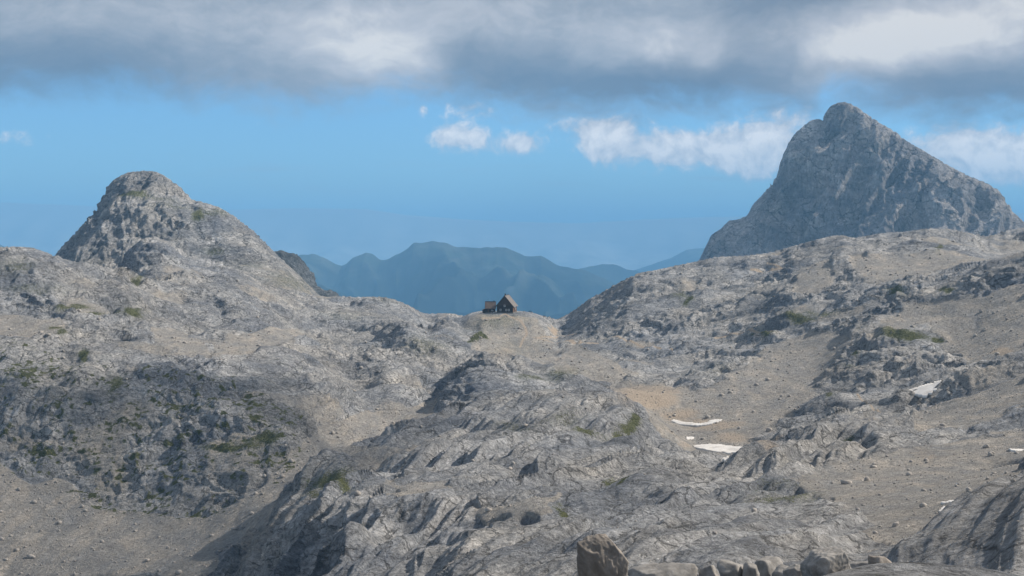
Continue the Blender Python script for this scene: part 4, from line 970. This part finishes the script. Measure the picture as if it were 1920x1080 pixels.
for i, (u, v, w, lb) in enumerate(LOOSE):
    p = visible_hit(u, v + 2); s = p.y / F * w / 2
    o = bpy.data.objects.new('rock', stone_me[i % 5]); COL.objects.link(o); o.location = p + Vector((0, 0, s * 0.35)); o.scale = (s, s, s * rs_.uniform(0.8, 1.1)); o.rotation_euler = (rs_.uniform(-.4, .4), rs_.uniform(-.4, .4), rs_.uniform(0, 6))
    tag(o, lb, 'rock', 'loose rocks on the slopes')

# cairn on the left summit
def cairn():
    g = Vector(((270 - 960) / F * 1200, 1200, 0))
    dg = bpy.context.evaluated_depsgraph_get(); dg.update()
    hit = SC.ray_cast(dg, Vector((g.x, 1200, 300)), Vector((0, 0, -1)))
    z = hit[1].z if hit[0] else (HZ - 320) / F * 1200
    t = thing('summit_cairn', 'tiny stone cairn on top of the left peak', 'cairn', (g.x, 1200, z - 0.1))
    for i, (r, h) in enumerate([(0.75, 0.2), (0.62, 0.55), (0.5, 0.9), (0.36, 1.2), (0.22, 1.45)]):
        o = bpy.data.objects.new('stone', boulder_mesh('stone', 700 + i, (r, r * 0.9, 0.26), M['boulder'], 2, 9, 0.06)); COL.objects.link(o); o.parent = t; o.location = (0.05 * (-1) ** i, 0, h); o.rotation_euler = (0, 0, i)
cairn()
bench(1020, 864, 'dark bench on the grassy crest between the hut and the right hill')
bench(994, 866, 'dark bench on the crest nearest the hut')

# snow patches: sheets with thickness draped on the ground
def snow(poly, label, thick=0.35, group=None, n=70):
    pu = [p[0] for p in poly]; pv = [p[1] for p in poly]
    U = np.linspace(min(pu), max(pu), n); Vv = np.linspace(min(pv), max(pv), max(8, int(n * 0.35)))
    GU, GV = np.meshgrid(U, Vv, indexing='ij')
    ww = noise3(GU/9, GV/5, 0*GU, 900) * 3.5 + noise3(GU/3.5, GV/2.5, 0*GU, 901) * 2.5
    ins = in_poly(GU + ww, GV + ww * 0.4, poly)
    # soft depth inside
    dep = ins.astype(float)
    for _ in range(4):
        q = dep.copy(); q[1:-1, 1:-1] = np.minimum.reduce([dep[:-2, 1:-1], dep[2:, 1:-1], dep[1:-1, :-2], dep[1:-1, 2:], dep[1:-1, 1:-1]]) * 0.5 + dep[1:-1, 1:-1] * 0.5
        dep = q
    pts = np.array([visible_hit(float(a), float(b))[:] for a, b in zip(GU[ins][::3], GV[ins][::3])])
    if len(pts) < 6: return
    keep = np.abs(pts[:, 1] - np.median(pts[:, 1])) < 0.12 * np.median(pts[:, 1])
    cy = np.median(pts[:, 1]); cx = np.median(pts[:, 0])
    for _ in range(4):
        A_ = np.stack([pts[keep, 0] - cx, pts[keep, 1] - cy, np.ones(keep.sum())], 1)
        lam = np.diag([1e-2, 40.0, 0]) * 1.0
        rhs = A_.T @ pts[keep, 2] + lam @ np.array([0, 0.12, 0])
        co = np.linalg.solve(A_.T @ A_ + lam, rhs)
        res = pts[:, 2] - ((pts[:, 0]-cx) * co[0] + (pts[:, 1]-cy) * co[1] + co[2]); keep = np.abs(res) < max(0.6, 1.5 * np.median(np.abs(res)))
    co[1] = max(co[1], 0.02)
    H = {}
    vs, fs = [], []
    def vid(i, j):
        if (i, j) not in H:
            U_, V_ = GU[i, j], GV[i, j]; rx_, rz_ = (U_ - 960) / F, (HZ - V_) / F
            y_ = (co[2] - co[0]*cx - co[1]*cy) / (rz_ - co[0]*rx_ - co[1]); H[(i, j)] = len(vs)
            vs.append([rx_*y_, y_, rz_*y_ + 0.25 * float(noise3(np.array([rx_*y_/4]), np.array([y_/4]), np.array([0.0]), 910)[0])])
        return H[(i, j)]
    for i in range(GU.shape[0] - 1):
        for j in range(GU.shape[1] - 1):
            if ins[i, j] and ins[i+1, j] and ins[i, j+1] and ins[i+1, j+1]:
                fs.append((vid(i, j), vid(i, j+1), vid(i+1, j+1), vid(i+1, j)))
    if not fs: return
    vs = np.array(vs)
    # settle the snow to a smooth sheet
    adj = [set() for _ in vs]
    for f_ in fs:
        for a, b in zip(f_, f_[1:] + f_[:1]): adj[a].add(b); adj[b].add(a)
    y = vs[:, 2].copy()
    for _ in range(3): y = np.array([0.5 * y[i] + 0.5 * np.mean([y[j] for j in adj[i]]) for i in range(len(vs))])
    s_ = np.mean(vs[:, 1]) / F
    vs[:, 2] = y + 0.04 + 0.0007 * cy
    top = [tuple(p) for p in vs]; n0 = len(top)
    bot = [(p[0], p[1], p[2] - 0.25 - 0.0015 * cy) for p in top]
    edges = {}
    for f_ in fs:
        for a, b in zip(f_, f_[1:] + f_[:1]): edges[(a, b)] = edges.get((a, b), 0) + 1
    side = [(b, a, a + n0, b + n0) for (a, b) in edges if (b, a) not in edges]
    o = raw_mesh('snow_patch', top + bot, fs + [tuple(i + n0 for i in reversed(f_)) for f_ in fs] + side, M['snow'], True)
    return tag(o, label, 'snow patch', group)
snow([(1240, 783), (1262, 787), (1285, 793), (1310, 795), (1335, 788), (1354, 786), (1352, 793), (1325, 799), (1300, 801), (1275, 798), (1255, 791)], 'long thin curved snow streak in the upper part of the sandy bowl')
snow([(1293, 836), (1320, 834), (1350, 834), (1385, 839), (1410, 837), (1404, 845), (1380, 852), (1352, 851), (1320, 845), (1300, 841)], 'largest flat snow patch on the floor of the sandy bowl')
snow([(1352, 862), (1366, 855), (1384, 868), (1370, 876)], 'small wedge of snow just below the largest bowl patch', n=40)
snow([(1700, 732), (1720, 726), (1745, 718), (1766, 712), (1764, 726), (1750, 738), (1735, 746), (1715, 742)], 'bright irregular snow patch high on the right slope')
snow([(1758, 960), (1768, 952), (1792, 944), (1800, 950), (1780, 958), (1764, 964)], 'narrow snow patch low on the right scree slope', n=46)
snow([(1762, 944), (1790, 940), (1792, 943), (1770, 947)], 'thin snow sliver above the low right snow patch', n=36)
snow([(1890, 843), (1925, 844), (1930, 848), (1896, 847)], 'snow streak at the right edge of the picture', n=46)
snow([(1286, 820), (1302, 820), (1300, 825), (1288, 825)], 'scrap of snow between the two bowl patches', n=30)
snow([(1668, 1040), (1678, 1042), (1676, 1054), (1670, 1052)], 'snow scrap beside the dark block at the bottom edge', n=24)

# ------------------------------------------------------------------ loose scree stones and grass tufts
def scatter_mesh(name, pos, size, unit_v, unit_f, mat, rs, flat=(1, 1, 1), tilt=True):
    n = len(pos); k = len(unit_v); uv = np.array(unit_v)
    a = rs.uniform(0, 2*math.pi, n); ca, sa = np.cos(a), np.sin(a)
    V = np.repeat(uv[None], n, 0) * (1 + rs.uniform(-0.25, 0.25, (n, k, 3)))
    V = V * (size[:, None, None] * (rs.uniform(0.7, 1.3, (n, 1, 3)) * np.array(flat)))
    x = V[..., 0] * ca[:, None] - V[..., 1] * sa[:, None]; y = V[..., 0] * sa[:, None] + V[..., 1] * ca[:, None]
    V = np.stack([x, y, V[..., 2]], -1) + pos[:, None, :]
    Fm = (np.array(unit_f)[None] + (np.arange(n) * k)[:, None, None]).reshape(-1, 3).astype(np.int32)
    me = bpy.data.meshes.new(name); me.vertices.add(n * k); me.vertices.foreach_set('co', V.reshape(-1).astype(np.float32))
    me.loops.add(Fm.size); me.loops.foreach_set('vertex_index', Fm.ravel()); me.polygons.add(len(Fm)); me.polygons.foreach_set('loop_start', np.arange(0, Fm.size, 3, dtype=np.int32))
    me.update(calc_edges=True); me.materials.append(mat)
    o = bpy.data.objects.new(name, me); COL.objects.link(o); o['kind'] = 'stuff'; return o
def scatter_all():
    X2, Y2, Z2, us, nx, ny, nz, s, grass, u, v = BAS
    rs = np.random.RandomState(77)
    inside = (u > -60) & (u < 1980) & (Y2 > 70) & (v < 1130)
    # approximate screen area weights: rows are already spread by visible extent
    w = np.where(inside, 0.12 + s * 1.0, 0).ravel(); w = w / w.sum()
    idx = rs.choice(w.size, 30000, p=w)
    P = np.stack([X2.ravel()[idx], Y2.ravel()[idx], Z2.ravel()[idx]], -1); d = P[:, 1]
    size = (rs.pareto(2.6, len(idx)) * 0.5 + 0.35) * d / F; size = np.clip(size, 0.06, 1.0)
    P[:, 0] += rs.uniform(-.5, .5, len(idx)) * d / F * 1.75; P[:, 2] += size * 0.25
    bm = bmesh.new(); bmesh.ops.create_icosphere(bm, subdivisions=1, radius=1.0); uv = [v_.co[:] for v_ in bm.verts]; uf = [[q.index for q in f_.verts] for f_ in bm.faces]; bm.free()
    o = scatter_mesh('scree_stones', P, size, uv, uf, M['stone'], rs, (1, 1, 0.75)); o['label'] = 'loose pale stones strewn over the scree and ledges'
    # grass tufts: fans of blades
    w = np.where(inside & (grass > 0.45), np.clip(grass, 0, 1.2), 0).ravel(); w = w / w.sum()
    idx = rs.choice(w.size, 22000, p=w)
    P = np.stack([X2.ravel()[idx], Y2.ravel()[idx], Z2.ravel()[idx]], -1); d = P[:, 1]
    size = np.clip(rs.uniform(0.4, 1.0, len(idx)) * d / F, 0.08, 0.26)
    P[:, 0] += rs.uniform(-.5, .5, len(idx)) * d / F * 1.75
    uv, uf = [], []
    for i in range(7):
        a = i * 0.9; b = len(uv); r = 0.55 + 0.4 * (i % 3) / 2
        uv += [(math.cos(a-.35)*.15, math.sin(a-.35)*.15, -0.2), (math.cos(a+.35)*.15, math.sin(a+.35)*.15, -0.2), (math.cos(a)*r, math.sin(a)*r, 0.9 - 0.2 * (i % 2)), (math.cos(a+.5)*r*1.1, math.sin(a+.5)*r*1.1, 0.45)]
        uf += [(b, b+1, b+2), (b+1, b+3, b+2)]
    o = scatter_mesh('alpine_grass', P, size, uv, uf, M['grass'], rs); o['label'] = 'tufts of short alpine grass in the rock pockets'
scatter_all()

# ------------------------------------------------------------------ unseen clouds added on the sunward side to cast shade
def cloud(cx, cy, cz, rx, ry, rz_, seed, dense=1.0):
    rs = np.random.RandomState(seed)
    bm = bmesh.new(); bmesh.ops.create_icosphere(bm, subdivisions=6, radius=1.0)
    c = np.array([v_.co[:] for v_ in bm.verts])
    n = 0.30 * noise3(c[:, 0]*1.6+seed, c[:, 1]*1.6, c[:, 2]*1.6, seed) + 0.20 * billow(noise3(c[:, 0]*3.5, c[:, 1]*3.5, c[:, 2]*3.5+seed, seed+1)) + 0.10 * billow(noise3(c[:, 0]*8, c[:, 1]*8, c[:, 2]*8, seed+2)) + 0.05 * billow(noise3(c[:, 0]*18, c[:, 1]*18, c[:, 2]*18, seed+3))
    P = c * (1 + n)[:, None]
    P[:, 2] = np.where(P[:, 2] < 0, P[:, 2] * 0.35, P[:, 2])
    P = P * np.array((rx, ry, rz_)) + np.array((cx, cy, cz))
    for v_, p in zip(bm.verts, P): v_.co = p
    me = bpy.data.meshes.new('cloud'); bm.to_mesh(me); bm.free()
    me.polygons.foreach_set('use_smooth', np.ones(len(me.polygons), bool)); me.materials.append(M['cloud'])
    o = bpy.data.objects.new('cloud', me); COL.objects.link(o); o['kind'] = 'structure'; o.color = (dense, dense, dense, 1); return o
m_, k_ = new_mat('cloud_white')
df = k_.new('ShaderNodeBsdfDiffuse'); df.inputs[0].default_value = (0.85, 0.86, 0.88, 1)
tl = k_.new('ShaderNodeBsdfTranslucent'); tl.inputs[0].default_value = (0.85, 0.86, 0.88, 1)
mx = k_.new('ShaderNodeMixShader'); mx.inputs[0].default_value = 0.5; k_.l.new(df.outputs[0], mx.inputs[1]); k_.l.new(tl.outputs[0], mx.inputs[2])
ge = k_.new('ShaderNodeNewGeometry'); fa = k_.math('ABSOLUTE', k_.vec('DOT_PRODUCT', ge.outputs['Normal'], ge.outputs['Incoming'], out=1))
tr = k_.new('ShaderNodeBsdfTransparent'); m2 = k_.new('ShaderNodeMixShader')
oi = k_.new('ShaderNodeObjectInfo'); dn = k_.new('ShaderNodeSeparateColor'); k_.put(dn.inputs[0], oi.outputs['Color'])
k_.put(m2.inputs[0], k_.math('MULTIPLY', k_.step(fa, 0.0, 0.75), dn.outputs[0])); k_.l.new(tr.outputs[0], m2.inputs[1]); k_.l.new(mx.outputs[0], m2.inputs[2])
oo = k_.new('ShaderNodeOutputMaterial'); k_.l.new(m2.outputs[0], oo.inputs[0]); M['cloud'] = m_
def shade_cloud(x, y, z, alt, rx, ry, rz_, seed, dense):       # a cloud whose shade falls on (x, y, z)
    t = (alt - z) / sd.z
    cloud(x + sd.x * t, y + sd.y * t, alt, rx, ry, rz_, seed, dense)
shade_cloud(600, 2620, 100, 1600, 560, 700, 240, 4, 0.30)
shade_cloud(-140, 440, -75, 1100, 92, 95, 40, 12, 0.20)

# ------------------------------------------------------------------ the air
def haze():
    me = bpy.data.meshes.new('haze'); bm = bmesh.new(); bmesh.ops.create_cube(bm, size=1.0)
    x0, x1, y0, y1, z0, z1 = -61000, 61000, -3100, 61000, -1480, 615
    for v_ in bm.verts: v_.co = ((x0 if v_.co.x < 0 else x1), (y0 if v_.co.y < 0 else y1), (z0 if v_.co.z < 0 else z1))
    bm.to_mesh(me); bm.free()
    m, k = new_mat('haze_air')
    p = k.new('ShaderNodeVolumePrincipled'); p.inputs['Color'].default_value = (0.27, 0.61, 1.0, 1); p.inputs['Density'].default_value = 1.0e-4; p.inputs['Anisotropy'].default_value = 0.0
    o_ = k.new('ShaderNodeOutputMaterial'); k.l.new(p.outputs[0], o_.inputs['Volume'])
    me.materials.append(m); o = bpy.data.objects.new('haze', me); COL.objects.link(o); o['kind'] = 'stuff'; o['label'] = 'pale blue haze filling the air'
haze()
